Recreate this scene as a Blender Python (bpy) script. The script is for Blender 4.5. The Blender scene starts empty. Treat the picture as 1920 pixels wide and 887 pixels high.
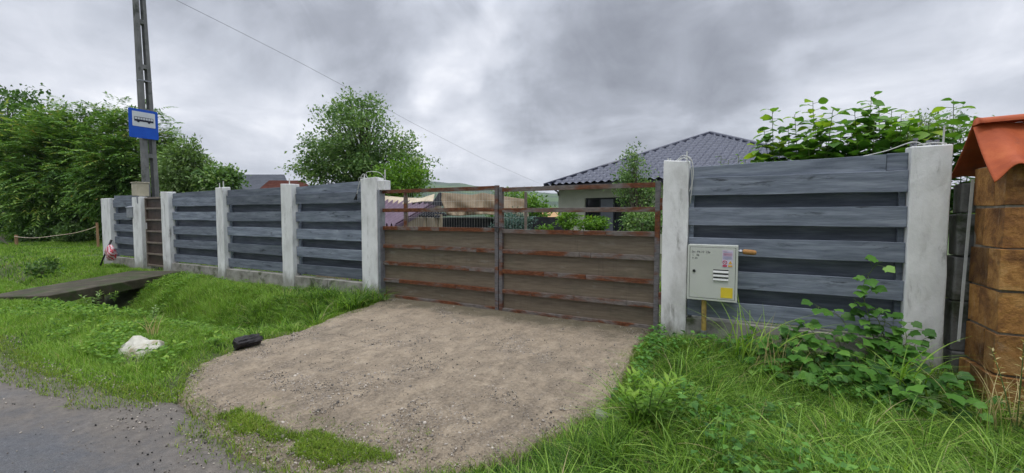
import bpy, math, random
import numpy as np
from mathutils import Vector, noise as mn
R = math.radians
rng = np.random.default_rng(7)
random.seed(7)
S = bpy.context.scene

# ------------------------------------------------------------------ camera, sky, sun, exposure
# x runs along the fence (right), y from the road to the fence, camera on the road at the origin
EYE = 1.55; FPX = 800.0; YAW = 28.5; PITCH = 2.83
cd = bpy.data.cameras.new('camera'); cam = bpy.data.objects.new('camera', cd); S.collection.objects.link(cam)
cam.location = (0, 0, EYE); cam.rotation_euler = (R(90 - PITCH), 0, R(YAW))
cd.sensor_width = 36; cd.lens = 36 * FPX / 1920; cd.clip_start = .05; cd.clip_end = 9000
S.camera = cam
S.render.resolution_x = 1024; S.render.resolution_y = 473
S.view_settings.view_transform = 'Standard'; S.view_settings.look = 'None'
S.view_settings.exposure = 0.25; S.view_settings.gamma = 1
SUN_EL, SUN_AZ = 70, 150          # azimuth of the sun's direction, counterclockwise from +x, behind the photographer
SKY_K = 10.0
BLOBS = [(885, 85, 6.5, .20), (840, 130, 15, .10), (60, 110, 14, .14), (500, 150, 14, .12), (420, 260, 16, .14), (850, 310, 11, .20), (1060, 320, 10, .10), (1800, 160, 18, .12), (1560, 120, 12, .08),
         (330, 20, 12, -.12), (1050, 10, 17, -.15), (650, 60, 12, -.16), (1190, 185, 16, -.12), (930, 240, 10, -.12), (1500, 40, 16, -.12), (150, 10, 12, -.08)]

_F = np.array([-math.sin(R(YAW)), math.cos(R(YAW)), 0]); _R = np.array([math.cos(R(YAW)), math.sin(R(YAW)), 0])
def ray(u, v):
    a = (u - 960) / FPX; b = (443.5 - v) / FPX; p = R(PITCH)
    return _R * a + _F * (math.cos(p) + math.sin(p) * b) + np.array([0, 0, b * math.cos(p) - math.sin(p)]), math.cos(p) + math.sin(p) * b
def at(u, v, Z):                  # point seen at (u, v) at forward distance Z
    r, h = ray(u, v); return np.array([0, 0, EYE]) + r * Z / h
def gnd(u, v, z=0.0):             # point of height z seen at (u, v)
    r, h = ray(u, v); return np.array([0, 0, EYE]) + r * ((z - EYE) / r[2])
def onp(u, v, d):                 # point of the vertical plane y = d seen at (u, v)
    r, h = ray(u, v); return np.array([0, 0, EYE]) + r * (d / r[1])

def nd(nt, t, **kw):
    n = nt.nodes.new(t)
    for k, v in kw.items():
        if k.startswith('i_'): n.inputs[k[2:].replace('_', ' ')].default_value = v
        else: setattr(n, k, v)
    return n
def ramp(nt, stops, interp='LINEAR'):
    r = nt.nodes.new('ShaderNodeValToRGB'); r.color_ramp.interpolation = interp
    e = r.color_ramp.elements
    while len(e) > 1: e.remove(e[-1])
    for i, (p, c) in enumerate(stops):
        x = e[0] if i == 0 else e.new(p)
        x.position = p; x.color = (c[0], c[1], c[2], 1) if hasattr(c, '__len__') else (c, c, c, 1)
    return r

W = bpy.data.worlds.new('World'); S.world = W; W.use_nodes = True
nt = W.node_tree; nt.nodes.clear(); L = nt.links.new
wo = nd(nt, 'ShaderNodeOutputWorld'); bg = nd(nt, 'ShaderNodeBackground'); bg.inputs['Strength'].default_value = .1
sky = nd(nt, 'ShaderNodeTexSky', sky_type='NISHITA', sun_disc=False)
sky.sun_elevation = R(SUN_EL); sky.sun_rotation = R(90 - SUN_AZ)
sky.air_density = 1.5; sky.dust_density = 3
tc = nd(nt, 'ShaderNodeTexCoord'); sep = nd(nt, 'ShaderNodeSeparateXYZ'); L(tc.outputs['Generated'], sep.inputs[0])
zc = nd(nt, 'ShaderNodeMath', operation='MAXIMUM'); zc.inputs[1].default_value = 0; L(sep.outputs['Z'], zc.inputs[0])
zp = nd(nt, 'ShaderNodeMath', operation='ADD'); zp.inputs[1].default_value = .22; L(zc.outputs[0], zp.inputs[0])
dv = nd(nt, 'ShaderNodeVectorMath', operation='DIVIDE'); cz = nd(nt, 'ShaderNodeCombineXYZ')
for i in range(3): L(zp.outputs[0], cz.inputs[i])
L(tc.outputs['Generated'], dv.inputs[0]); L(cz.outputs[0], dv.inputs[1])
mp = nd(nt, 'ShaderNodeMapping'); mp.inputs['Location'].default_value = (3.1, 1.4, 0); mp.inputs['Scale'].default_value = (1, 1, 0)
L(dv.outputs[0], mp.inputs[0])
def sky_noise(vec, sc, det, ro, dist, gain):
    n = nd(nt, 'ShaderNodeTexNoise'); n.inputs['Scale'].default_value = sc; n.inputs['Detail'].default_value = det; n.inputs['Roughness'].default_value = ro; n.inputs['Distortion'].default_value = dist
    L(vec, n.inputs['Vector']); m_ = nd(nt, 'ShaderNodeMath', operation='MULTIPLY_ADD'); L(n.outputs[0], m_.inputs[0]); m_.inputs[1].default_value = gain; m_.inputs[2].default_value = -.5 * gain; return m_.outputs[0]
layers = [sky_noise(mp.outputs[0], 1.5, 7, .55, .35, .85), sky_noise(tc.outputs['Generated'], 5.5, 8, .6, .7, .50)]
ad = nd(nt, 'ShaderNodeMath', operation='ADD'); L(layers[0], ad.inputs[0]); L(layers[1], ad.inputs[1])
ad2 = nd(nt, 'ShaderNodeMath', operation='ADD'); L(ad.outputs[0], ad2.inputs[0]); ad2.inputs[1].default_value = .53; last = ad2.outputs[0]
# broad lighter and darker cloud masses, each in its own direction of the sky: (pixel it is seen at, angular radius, weight)
wob = nd(nt, 'ShaderNodeTexNoise'); wob.inputs['Scale'].default_value = 3.5; wob.inputs['Detail'].default_value = 5; wob.inputs['Roughness'].default_value = .5
L(tc.outputs['Generated'], wob.inputs['Vector'])
wv = nd(nt, 'ShaderNodeVectorMath', operation='MULTIPLY_ADD'); wv.inputs[1].default_value = (.42, .42, .34); wv.inputs[2].default_value = (-.21, -.21, -.17)
L(wob.outputs[1], wv.inputs[0]); wadd = nd(nt, 'ShaderNodeVectorMath', operation='ADD'); L(tc.outputs['Generated'], wadd.inputs[0]); L(wv.outputs[0], wadd.inputs[1]); wnm = nd(nt, 'ShaderNodeVectorMath', operation='NORMALIZE'); L(wadd.outputs[0], wnm.inputs[0])
for (u, v, rad, wt) in BLOBS:
    r_, h_ = ray(u, v); r_ = r_ / np.linalg.norm(r_)
    dt = nd(nt, 'ShaderNodeVectorMath', operation='DOT_PRODUCT'); dt.inputs[1].default_value = tuple(r_); L(wnm.outputs[0], dt.inputs[0])
    mr = nd(nt, 'ShaderNodeMapRange', interpolation_type='SMOOTHSTEP'); mr.inputs['From Min'].default_value = math.cos(R(rad)); mr.inputs['From Max'].default_value = math.cos(R(rad * .15))
    mr.inputs['To Min'].default_value = 0; mr.inputs['To Max'].default_value = wt
    L(dt.outputs['Value'], mr.inputs[0])
    ad = nd(nt, 'ShaderNodeMath', operation='ADD'); L(last, ad.inputs[0]); L(mr.outputs[0], ad.inputs[1]); last = ad.outputs[0]
bkd = nd(nt, 'ShaderNodeVectorMath', operation='DOT_PRODUCT'); bkd.inputs[1].default_value = (0, -.96, .28); L(tc.outputs['Generated'], bkd.inputs[0])  # unseen dark cloud behind the camera, added to cut fill and deepen contrast
bkm = nd(nt, 'ShaderNodeMapRange', interpolation_type='SMOOTHERSTEP'); bkm.inputs['From Min'].default_value = .0; bkm.inputs['From Max'].default_value = .9; bkm.inputs['To Min'].default_value = 0; bkm.inputs['To Max'].default_value = -.22
L(bkd.outputs['Value'], bkm.inputs[0]); ad = nd(nt, 'ShaderNodeMath', operation='ADD'); L(last, ad.inputs[0]); L(bkm.outputs[0], ad.inputs[1]); last = ad.outputs[0]
cr = ramp(nt, [(.18, (.235, .252, .295)), (.40, (.35, .372, .430)), (.56, (.50, .53, .600)), (.76, (.69, .715, .785)), (.98, (.98, .99, 1.03))]); L(last, cr.inputs[0])
# overcast sky is brighter overhead; raised further there, out of view, for stronger top light
ov = nd(nt, 'ShaderNodeMapRange'); ov.inputs['From Min'].default_value = .42; ov.inputs['From Max'].default_value = 1.0
ov.inputs['To Min'].default_value = SKY_K; ov.inputs['To Max'].default_value = SKY_K * 5.0; L(sep.outputs['Z'], ov.inputs[0])
cm = nd(nt, 'ShaderNodeVectorMath', operation='SCALE'); L(cr.outputs[0], cm.inputs[0]); L(ov.outputs[0], cm.inputs['Scale'])
mx = nd(nt, 'ShaderNodeMix', data_type='RGBA'); mx.inputs[0].default_value = .95
L(sky.outputs[0], mx.inputs[6]); L(cm.outputs[0], mx.inputs[7]); L(mx.outputs[2], bg.inputs[0]); L(bg.outputs[0], wo.inputs[0])

sd = bpy.data.lights.new('sun', 'SUN'); so = bpy.data.objects.new('sun', sd); S.collection.objects.link(so)
sd.energy = 1.1; sd.angle = R(15); sd.color = (1, .97, .92)
sv = Vector((math.cos(R(SUN_EL)) * math.cos(R(SUN_AZ - 230)), math.cos(R(SUN_EL)) * math.sin(R(SUN_AZ - 230)), math.sin(R(SUN_EL))))
so.rotation_euler = sv.to_track_quat('Z', 'Y').to_euler()
sky.sun_rotation = math.atan2(sv.x, sv.y)

# ------------------------------------------------------------------ builders
ORI = {}
def reg(o, parent, origin):
    S.collection.objects.link(o)
    if parent is None:
        o.location = tuple(origin); ORI[o.name] = np.array(origin, float)
    else:
        o.parent = parent; ORI[o.name] = ORI[parent.name]
    return o
def tag(o, label=None, cat=None, group=None, kind=None):
    if label: o['label'] = label
    if cat: o['category'] = cat
    if group: o['group'] = group
    if kind: o['kind'] = kind
    return o
def empty(name, loc, label, cat, group=None):
    o = bpy.data.objects.new(name, None); o.empty_display_size = .2
    reg(o, None, loc); return tag(o, label, cat, group)
def npmesh(name, V, Fc, mat, parent=None, origin=(0, 0, 0), rnd=None, smooth=False):
    """V (n,3); Fc an (m,k) array, or a list of such arrays"""
    V = np.asarray(V, float)
    org = ORI[parent.name] if parent is not None else np.array(origin, float)
    me = bpy.data.meshes.new(name)
    Fs = Fc if isinstance(Fc, list) else [Fc]
    Fs = [np.asarray(f, np.int32) for f in Fs if len(f)]
    loops = np.concatenate([f.ravel() for f in Fs]); tot = np.concatenate([np.full(len(f), f.shape[1], np.int32) for f in Fs])
    st = np.concatenate([[0], np.cumsum(tot)[:-1]]).astype(np.int32)
    me.vertices.add(len(V)); me.vertices.foreach_set('co', (V - org).ravel().astype(np.float32))
    me.loops.add(len(loops)); me.loops.foreach_set('vertex_index', loops)
    me.polygons.add(len(tot)); me.polygons.foreach_set('loop_start', st); me.polygons.foreach_set('loop_total', tot)
    if smooth: me.polygons.foreach_set('use_smooth', np.ones(len(tot), bool))
    if rnd is not None:
        a = me.attributes.new('rnd', 'FLOAT', 'POINT'); a.data.foreach_set('value', np.asarray(rnd, np.float32))
    me.update(calc_edges=True); me.validate()
    if mat: me.materials.append(mat)
    o = bpy.data.objects.new(name, me)
    return reg(o, parent, org if parent is None else org)

class B:
    def __init__(s): s.v = []; s.f = {3: [], 4: []}; s.r = []; s.extra = []; s.log = []
    def add(s, vs, fs, r=None):
        n = len(s.v); r = random.random() if r is None else r; s.log.append((list(vs), list(fs), r))
        for p in vs: s.v.append(tuple(p)); s.r.append(r)
        for f in fs:
            if len(f) in (3, 4): s.f[len(f)].append([i + n for i in f])
            else: s.extra.append([i + n for i in f])
        return s
    def box(s, x0, x1, y0, y1, z0, z1, r=None, jit=0):
        v = [(x, y, z) for z in (z0, z1) for (x, y) in ((x0, y0), (x1, y0), (x1, y1), (x0, y1))]
        if jit: v = [tuple(c + random.uniform(-jit, jit) for c in p) for p in v]
        return s.add(v, [(3, 2, 1, 0), (4, 5, 6, 7), (0, 1, 5, 4), (1, 2, 6, 5), (2, 3, 7, 6), (3, 0, 4, 7)], r)
    def hexa(s, p, r=None):       # 8 points, bottom ring then top ring
        return s.add(p, [(3, 2, 1, 0), (4, 5, 6, 7), (0, 1, 5, 4), (1, 2, 6, 5), (2, 3, 7, 6), (3, 0, 4, 7)], r)
    def bar(s, a, b, w, h, up=(0, 0, 1), r=None):
        a = Vector(a); b = Vector(b); t = (b - a).normalized(); sd_ = t.cross(Vector(up)); 
        if sd_.length < 1e-4: sd_ = t.cross(Vector((1, 0, 0)))
        sd_.normalize(); u = sd_.cross(t)
        c = [(-1, -1), (1, -1), (1, 1), (-1, 1)]
        return s.hexa([a + sd_ * (w / 2 * i) + u * (h / 2 * j) for i, j in c] + [b + sd_ * (w / 2 * i) + u * (h / 2 * j) for i, j in c], r)
    def tube(s, pts, rad, n=6, r=None, cap=True):
        pts = [Vector(p) for p in pts]; m = len(pts)
        if not hasattr(rad, '__len__'): rad = [rad] * m
        vs = []; fs = []; ref = Vector((0, 0, 1))
        for i, p in enumerate(pts):
            t = (pts[min(i + 1, m - 1)] - pts[max(i - 1, 0)]).normalized()
            if abs(t.dot(ref)) > .95: ref = Vector((1, 0, 0))
            a = t.cross(ref).normalized(); b = a.cross(t)
            for k in range(n):
                q = 2 * math.pi * k / n; vs.append(p + (a * math.cos(q) + b * math.sin(q)) * rad[i])
        for i in range(m - 1):
            for k in range(n):
                fs.append((i * n + k, i * n + (k + 1) % n, (i + 1) * n + (k + 1) % n, (i + 1) * n + k))
        if cap and n > 2: fs.append(tuple(range(n - 1, -1, -1))); fs.append(tuple((m - 1) * n + k for k in range(n)))
        return s.add(vs, fs, r)
    def each(s, name, mat, parent, **kw):
        for vs_, fs_, r_ in s.log: B().add(vs_, fs_, r_).build(name, mat, parent, **kw)
    def build(s, name, mat, parent=None, origin=(0, 0, 0), smooth=False, bevel=0, sub=0):
        org = ORI[parent.name] if parent is not None else np.array(origin, float)
        me = bpy.data.meshes.new(name)
        me.from_pydata([tuple(np.array(p) - org) for p in s.v], [], s.f[3] + s.f[4] + s.extra)
        a = me.attributes.new('rnd', 'FLOAT', 'POINT'); a.data.foreach_set('value', np.asarray(s.r, np.float32))
        if smooth: me.polygons.foreach_set('use_smooth', np.ones(len(me.polygons), bool))
        me.materials.append(mat); o = bpy.data.objects.new(name, me)
        if bevel:
            b = o.modifiers.new('bevel', 'BEVEL'); b.width = bevel; b.segments = 2; b.limit_method = 'ANGLE'; b.angle_limit = R(40)
        if sub:
            b = o.modifiers.new('sub', 'SUBSURF'); b.levels = sub; b.render_levels = sub
        return reg(o, parent, org)

# ------------------------------------------------------------------ materials
def pbr(name):
    m = bpy.data.materials.new(name); m.use_nodes = True; t = m.node_tree; t.nodes.clear()
    o = nd(t, 'ShaderNodeOutputMaterial'); b = nd(t, 'ShaderNodeBsdfPrincipled'); t.links.new(b.outputs[0], o.inputs[0])
    return m, t, b, o
def mapped(t, scale, rnd_shift=False):
    c = nd(t, 'ShaderNodeTexCoord'); p = nd(t, 'ShaderNodeMapping'); p.inputs['Scale'].default_value = scale
    t.links.new(c.outputs['Object'], p.inputs[0])
    if rnd_shift:
        a = nd(t, 'ShaderNodeAttribute', attribute_name='rnd'); k = nd(t, 'ShaderNodeVectorMath', operation='SCALE')
        cmb = nd(t, 'ShaderNodeCombineXYZ')
        for i in range(3): t.links.new(a.outputs['Fac'], cmb.inputs[i])
        k.inputs['Scale'].default_value = 37; t.links.new(cmb.outputs[0], k.inputs[0]); t.links.new(k.outputs[0], p.inputs['Location'])
    return p.outputs[0]
def noi(t, vec, sc, det=5, ro=.6, dist=0, out=0):
    n = nd(t, 'ShaderNodeTexNoise'); n.inputs['Scale'].default_value = sc; n.inputs['Detail'].default_value = det
    n.inputs['Roughness'].default_value = ro; n.inputs['Distortion'].default_value = dist; t.links.new(vec, n.inputs['Vector']); return n.outputs[out]
def mixc(t, fac, a, b, bt='MIX'):
    m = nd(t, 'ShaderNodeMix', data_type='RGBA', blend_type=bt)
    for sock, val in ((0, fac), (6, a), (7, b)):
        if hasattr(val, 'is_linked') or hasattr(val, 'links'): t.links.new(val, m.inputs[sock])
        elif sock == 0: m.inputs[0].default_value = val
        else: m.inputs[sock].default_value = (*val, 1)
    return m.outputs[2]
def mrange(t, x, a, b, c=0, d=1, smooth=True):
    m = nd(t, 'ShaderNodeMapRange', interpolation_type='SMOOTHSTEP' if smooth else 'LINEAR')
    for k, v in zip(('From Min', 'From Max', 'To Min', 'To Max'), (a, b, c, d)): m.inputs[k].default_value = v
    t.links.new(x, m.inputs[0]); return m.outputs[0]
def bump(t, b, h, dist, st=1.0):
    n = nd(t, 'ShaderNodeBump'); n.inputs['Distance'].default_value = dist; n.inputs['Strength'].default_value = st
    t.links.new(h, n.inputs['Height']); t.links.new(n.outputs[0], b.inputs['Normal'])
def setc(t, b, c):
    if hasattr(c, 'links'): t.links.new(c, b.inputs['Base Color'])
    else: b.inputs['Base Color'].default_value = (*c, 1)

def simple(name, stops, sc=(1, 1, 1), nsc=6, rough=.7, bd=.003, bsc=40, metal=0, rv=0.0, spec=.28, stain=None):
    """noise coloured surface; rv = strength of the per piece brightness variation; stain = (colour, noise scale, lo, hi)"""
    m, t, b, o = pbr(name); v = mapped(t, sc, rv > 0)
    r = ramp(t, stops); t.links.new(noi(t, v, nsc, 7, .62), r.inputs[0]); c = r.outputs[0]
    if stain:
        v2 = mapped(t, stain[4] if len(stain) > 4 else (1, 1, 1), rv > 0)
        c = mixc(t, mrange(t, noi(t, v2, stain[1], 6, .65, .3), stain[2], stain[3]), c, stain[0])
    if rv:
        a = nd(t, 'ShaderNodeAttribute', attribute_name='rnd'); k = mrange(t, a.outputs['Fac'], 0, 1, 1 - rv, 1 + rv, False)
        cc = nd(t, 'ShaderNodeVectorMath', operation='SCALE'); t.links.new(c, cc.inputs[0]); t.links.new(k, cc.inputs['Scale']); c = cc.outputs[0]
    setc(t, b, c); b.inputs['Roughness'].default_value = rough; b.inputs['Metallic'].default_value = metal; b.inputs['Specular IOR Level'].default_value = spec
    if bd: bump(t, b, noi(t, v, bsc, 6, .65), bd)
    return m
def leafmat(name, stops, trans=.32, rough=.5, spec=.14):
    m, t, b, o = pbr(name); a = nd(t, 'ShaderNodeAttribute', attribute_name='rnd')
    r = ramp(t, stops); t.links.new(a.outputs['Fac'], r.inputs[0])
    setc(t, b, r.outputs[0]); b.inputs['Roughness'].default_value = rough; b.inputs['Specular IOR Level'].default_value = spec
    tr = nd(t, 'ShaderNodeBsdfTranslucent'); 
    g = nd(t, 'ShaderNodeVectorMath', operation='MULTIPLY'); g.inputs[1].default_value = (1.25, 1.35, .6); t.links.new(r.outputs[0], g.inputs[0]); t.links.new(g.outputs[0], tr.inputs[0])
    ms = nd(t, 'ShaderNodeMixShader'); ms.inputs[0].default_value = trans; t.links.new(b.outputs[0], ms.inputs[1]); t.links.new(tr.outputs[0], ms.inputs[2])
    t.links.new(ms.outputs[0], o.inputs[0]); return m

M = {}
M['board'] = simple('blue_grey_board', [(.25, (.07, .084, .106)), (.5, (.148, .17, .205)), (.75, (.25, .278, .32))], (.8, 8, 8), 2.4, .6, .003, 7, rv=.36, spec=.3,
                    stain=((.03, .035, .042), 2.4, .56, .74, (1.2, 5, 5)))
M['inner'] = simple('blue_grey_board_shaded', [(.25, (.04, .048, .062)), (.5, (.08, .093, .116)), (.75, (.14, .158, .185))], (.8, 8, 8), 2.4, .6, .003, 7, rv=.3, spec=.3)  # darker copy of the board colour, shade of the gaps painted in
M['white'] = simple('whitewashed_concrete', [(.25, (.46, .455, .43)), (.5, (.70, .70, .68)), (.8, (.82, .82, .80))], (1, 1, .45), 3.6, .85, .008, 14,
                    stain=((.22, .215, .19), 3.4, .56, .76, (2, 2, .45)))
M['plinth'] = simple('weathered_concrete', [(.25, (.13, .125, .10)), (.5, (.27, .26, .225)), (.8, (.40, .39, .35))], (1, 1, 1.6), 3.5, .85, .008, 14,
                     stain=((.07, .085, .04), 2.4, .52, .7))
M['dark_soil'] = simple('dark_soil', [(.3, (.03, .024, .015)), (.7, (.09, .07, .045))], nsc=9, rough=.9, bd=.02)
M['bark'] = simple('bark', [(.3, (.05, .04, .03)), (.7, (.14, .12, .095))], (1, 1, .4), 8, .9, .01, 20)
M['black'] = simple('black_rubber', [(0, (.012, .012, .014)), (1, (.03, .03, .032))], rough=.5, bd=0)
M['galv'] = simple('galvanised_steel', [(.3, (.20, .21, .23)), (.7, (.34, .35, .38))], nsc=8, rough=.45, metal=.5, bd=.001)
M['wire'] = simple('pale_cable', [(.3, (.42, .43, .40)), (.7, (.6, .6, .57))], rough=.5, bd=0)
M['cable'] = simple('black_cable', [(0, (.03, .03, .035)), (1, (.05, .05, .055))], rough=.5, bd=0)

def grime(m, col, lo, hi, amt):
    t = m.node_tree; b = next(n for n in t.nodes if n.type == 'BSDF_PRINCIPLED'); c = b.inputs['Base Color'].links[0].from_socket; g0 = nd(t, 'ShaderNodeTexCoord'); sp = nd(t, 'ShaderNodeSeparateXYZ'); t.links.new(g0.outputs['Object'], sp.inputs[0])
    ma = nd(t, 'ShaderNodeMath', operation='MULTIPLY_ADD'); t.links.new(noi(t, mapped(t, (3, 3, 1)), 2.6, 8, .7), ma.inputs[0]); ma.inputs[1].default_value = .9; t.links.new(sp.outputs['Z'], ma.inputs[2])
    k = mrange(t, ma.outputs[0], lo, hi, amt, 0); setc(t, b, mixc(t, k, c, col))
grime(M['white'], (.17, .165, .12), .45, .85, .7)
def rust_mat(name, lo, hi, grey=(.20, .205, .215), bias=(1.0, 1, 1)):
    m, t, b, o = pbr(name); v = mapped(t, (1.7, 1, 5), True)
    g = ramp(t, [(.3, tuple(c * .7 for c in grey)), (.7, tuple(c * 1.35 for c in grey))]); t.links.new(noi(t, v, 9, 6), g.inputs[0])
    ru = ramp(t, [(.25, (.045, .018, .009)), (.5, (.12, .044, .020)), (.72, (.25, .098, .042))]); t.links.new(noi(t, mapped(t, (3, 3, 9), True), 5, 7, .7), ru.inputs[0])
    f = mrange(t, noi(t, v, 1.15, 7, .62, .4), lo, hi)
    setc(t, b, mixc(t, f, g.outputs[0], ru.outputs[0])); b.inputs['Specular IOR Level'].default_value = .2; b.inputs['Roughness'].default_value = .7; b.inputs['Metallic'].default_value = .1
    bump(t, b, noi(t, v, 60, 5), .001); return m
M['rust'] = rust_mat('rusty_painted_steel', .40, .58, (.15, .132, .118))
M['rust_less'] = rust_mat('grey_steel_some_rust', .50, .66, (.13, .125, .125))
m, t, b, o = pbr('weathered_sheet'); M['sheet'] = m
v = mapped(t, (.9, 1, 11), True)
r1 = ramp(t, [(.28, (.085, .065, .043)), (.5, (.145, .115, .079)), (.75, (.215, .178, .13))]); t.links.new(noi(t, v, 3.2, 8, .7), r1.inputs[0])
c = mixc(t, mrange(t, noi(t, mapped(t, (1, 1, 1.4), True), 1.7, 6, .65, .3), .5, .75, 0, .6), r1.outputs[0], (.085, .082, .052))
c = mixc(t, mrange(t, noi(t, mapped(t, (1, 1, 3), True), 2.7, 6, .6), .60, .74, 0, .55), c, (.24, .22, .19))
c = mixc(t, mrange(t, noi(t, mapped(t, (14, 1, .6), True), 2.2, 5, .6), .55, .8, 0, .35), c, (.045, .036, .026))
setc(t, b, c); b.inputs['Roughness'].default_value = .42; bump(t, b, noi(t, v, 8, 6), .003)

# ground under the grass
m, t, b, o = pbr('verge_soil'); M['ground'] = m
v = mapped(t, (1, 1, 1)); r1 = ramp(t, [(.3, (.035, .04, .012)), (.5, (.06, .075, .02)), (.7, (.085, .10, .03)), (.85, (.13, .10, .06))]); t.links.new(noi(t, v, 3, 8, .7), r1.inputs[0])
far = ramp(t, [(.35, (.05, .10, .022)), (.65, (.10, .17, .04))]); t.links.new(noi(t, v, .08, 6), far.inputs[0])
cdn = nd(t, 'ShaderNodeVectorMath', operation='LENGTH'); g0 = nd(t, 'ShaderNodeTexCoord'); t.links.new(g0.outputs['Object'], cdn.inputs[0])
setc(t, b, mixc(t, mrange(t, cdn.outputs['Value'], 18, 40), r1.outputs[0], far.outputs[0])); b.inputs['Roughness'].default_value = .9
bump(t, b, noi(t, v, 30, 6), .02)

# asphalt
m, t, b, o = pbr('worn_asphalt'); M['road'] = m
v = mapped(t, (1, 1, 1)); vo = nd(t, 'ShaderNodeTexVoronoi'); vo.inputs['Scale'].default_value = 95; t.links.new(v, vo.inputs['Vector'])
agg = ramp(t, [(0, (.028, .029, .032)), (.45, (.058, .06, .064)), (.8, (.10, .102, .106)), (1, (.20, .20, .20))]); t.links.new(vo.outputs['Color'], agg.inputs[0])
big = ramp(t, [(.3, (.058, .060, .064)), (.7, (.092, .092, .095))]); t.links.new(noi(t, v, 1.1, 6), big.inputs[0])
c = mixc(t, .45, big.outputs[0], agg.outputs[0])
ea = nd(t, 'ShaderNodeAttribute', attribute_name='rnd')
ef = nd(t, 'ShaderNodeMath', operation='MULTIPLY_ADD'); t.links.new(noi(t, v, 2.6, 8, .68, .3), ef.inputs[0]); ef.inputs[1].default_value = 1.5; t.links.new(ea.outputs['Fac'], ef.inputs[2])
dirt = ramp(t, [(.25, (.07, .058, .044)), (.5, (.135, .112, .086)), (.75, (.20, .17, .135))]); t.links.new(noi(t, v, 14, 8, .7), dirt.inputs[0])
c = mixc(t, mrange(t, ef.outputs[0], .92, 1.65, 0, .85), c, dirt.outputs[0])
c = mixc(t, mrange(t, noi(t, v, 5, 9, .8), .56, .68, 0, .5), c, (.038, .034, .03)); c = mixc(t, mrange(t, noi(t, v, 38, 6, .8), .58, .68, 0, .5), c, (.19, .175, .155)); c = mixc(t, mrange(t, noi(t, mapped(t, (.25, 1.2, 1)), 2.2, 8, .7), .55, .72, 0, .4), c, (.15, .125, .10))
setc(t, b, c); rr = mrange(t, noi(t, v, 1.4, 5), .35, .65, .42, .75); t.links.new(rr, b.inputs['Roughness'])
hm = nd(t, 'ShaderNodeMath', operation='ADD'); t.links.new(vo.outputs['Distance'], hm.inputs[0]); t.links.new(noi(t, v, 12, 8, .75), hm.inputs[1]); bump(t, b, hm.outputs[0], .008)

# driveway: old concrete skin with washed out aggregate in patches
m, t, b, o = pbr('driveway_concrete'); M['drive'] = m
v = mapped(t, (1, 1, 1)); vs = mapped(t, (1.25, .8, 1))
skin = ramp(t, [(.25, (.235, .18, .12)), (.42, (.35, .275, .187)), (.58, (.43, .345, .24)), (.75, (.51, .42, .31))]); t.links.new(noi(t, v, 4.5, 14, .86, .15), skin.inputs[0])
vo = nd(t, 'ShaderNodeTexVoronoi'); vo.inputs['Scale'].default_value = 62; t.links.new(v, vo.inputs['Vector'])
gr = ramp(t, [(0, (.05, .038, .026)), (.3, (.125, .099, .072)), (.6, (.225, .182, .138)), (.85, (.36, .305, .24)), (1, (.56, .5, .42))]); t.links.new(vo.outputs['Color'], gr.inputs[0])
pm = mrange(t, noi(t, vs, 3.4, 14, .88, .15), .42, .68, .15, .75)
c = mixc(t, pm, skin.outputs[0], gr.outputs[0]); c = mixc(t, mrange(t, noi(t, v, 45, 6, .8), .52, .68, 0, .38), c, (.11, .09, .065)); c = mixc(t, mrange(t, noi(t, mapped(t, (1, 1, 2)), 70, 4, .7), .60, .70, 0, .5), c, (.46, .42, .36))
c = mixc(t, mrange(t, noi(t, v, 13, 10, .8, .5), .57, .66, 0, .75), c, (.07, .055, .038))
c = mixc(t, mrange(t, noi(t, v, .9, 6, .6), .52, .72, 0, .5), c, (.17, .14, .10))
sp = nd(t, 'ShaderNodeSeparateXYZ'); g0 = nd(t, 'ShaderNodeTexCoord'); t.links.new(g0.outputs['Object'], sp.inputs[0])
ga = nd(t, 'ShaderNodeMath', operation='MULTIPLY_ADD'); t.links.new(noi(t, v, 2.6, 7, .7), ga.inputs[0]); ga.inputs[1].default_value = 1.6; t.links.new(sp.outputs['Y'], ga.inputs[2])
c = mixc(t, mrange(t, ga.outputs[0], 5.9, 6.5, 0, .65), c, (.075, .072, .04))
setc(t, b, c); b.inputs['Roughness'].default_value = .72; b.inputs['Specular IOR Level'].default_value = .25
h1 = nd(t, 'ShaderNodeMath', operation='MULTIPLY'); t.links.new(vo.outputs['Distance'], h1.inputs[0]); t.links.new(pm, h1.inputs[1])
h2 = nd(t, 'ShaderNodeMath', operation='MULTIPLY_ADD'); t.links.new(noi(t, v, 7, 12, .78), h2.inputs[0]); h2.inputs[1].default_value = 1.6
h3 = nd(t, 'ShaderNodeMath', operation='MULTIPLY'); t.links.new(h1.outputs[0], h3.inputs[0]); h3.inputs[1].default_value = -1.0; t.links.new(h3.outputs[0], h2.inputs[2])
bump(t, b, h2.outputs[0], .03)

G1, G2, G3 = (.055, .125, .014), (.155, .295, .028), (.35, .49, .10)
M['grass'] = leafmat('grass_blade', [(0, (.022, .06, .010)), (.3, G1), (.62, G2), (.9, G3), (.955, (.22, .36, .08)), (.965, (.36, .30, .13)), (1, (.42, .36, .2))], .35, .42)
M['grass_dry'] = leafmat('grass_yellowing', [(0, (.06, .09, .012)), (.4, (.13, .22, .02)), (.75, (.25, .34, .04)), (1, (.30, .24, .10))], .3, .5)
M['leaf_walnut'] = leafmat('leaf_walnut', [(0, (.045, .11, .025)), (.45, (.125, .235, .055)), (.76, (.235, .36, .09)), (.90, (.38, .42, .10)), (1, (.45, .33, .12))])
M['leaf_dark'] = leafmat('leaf_dark', [(0, (.035, .08, .02)), (.6, (.085, .165, .042)), (1, (.18, .26, .08))])
M['leaf_mid'] = leafmat('leaf_mid', [(0, (.055, .12, .035)), (.5, (.14, .24, .08)), (.85, (.26, .37, .14)), (1, (.40, .48, .27))])
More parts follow.
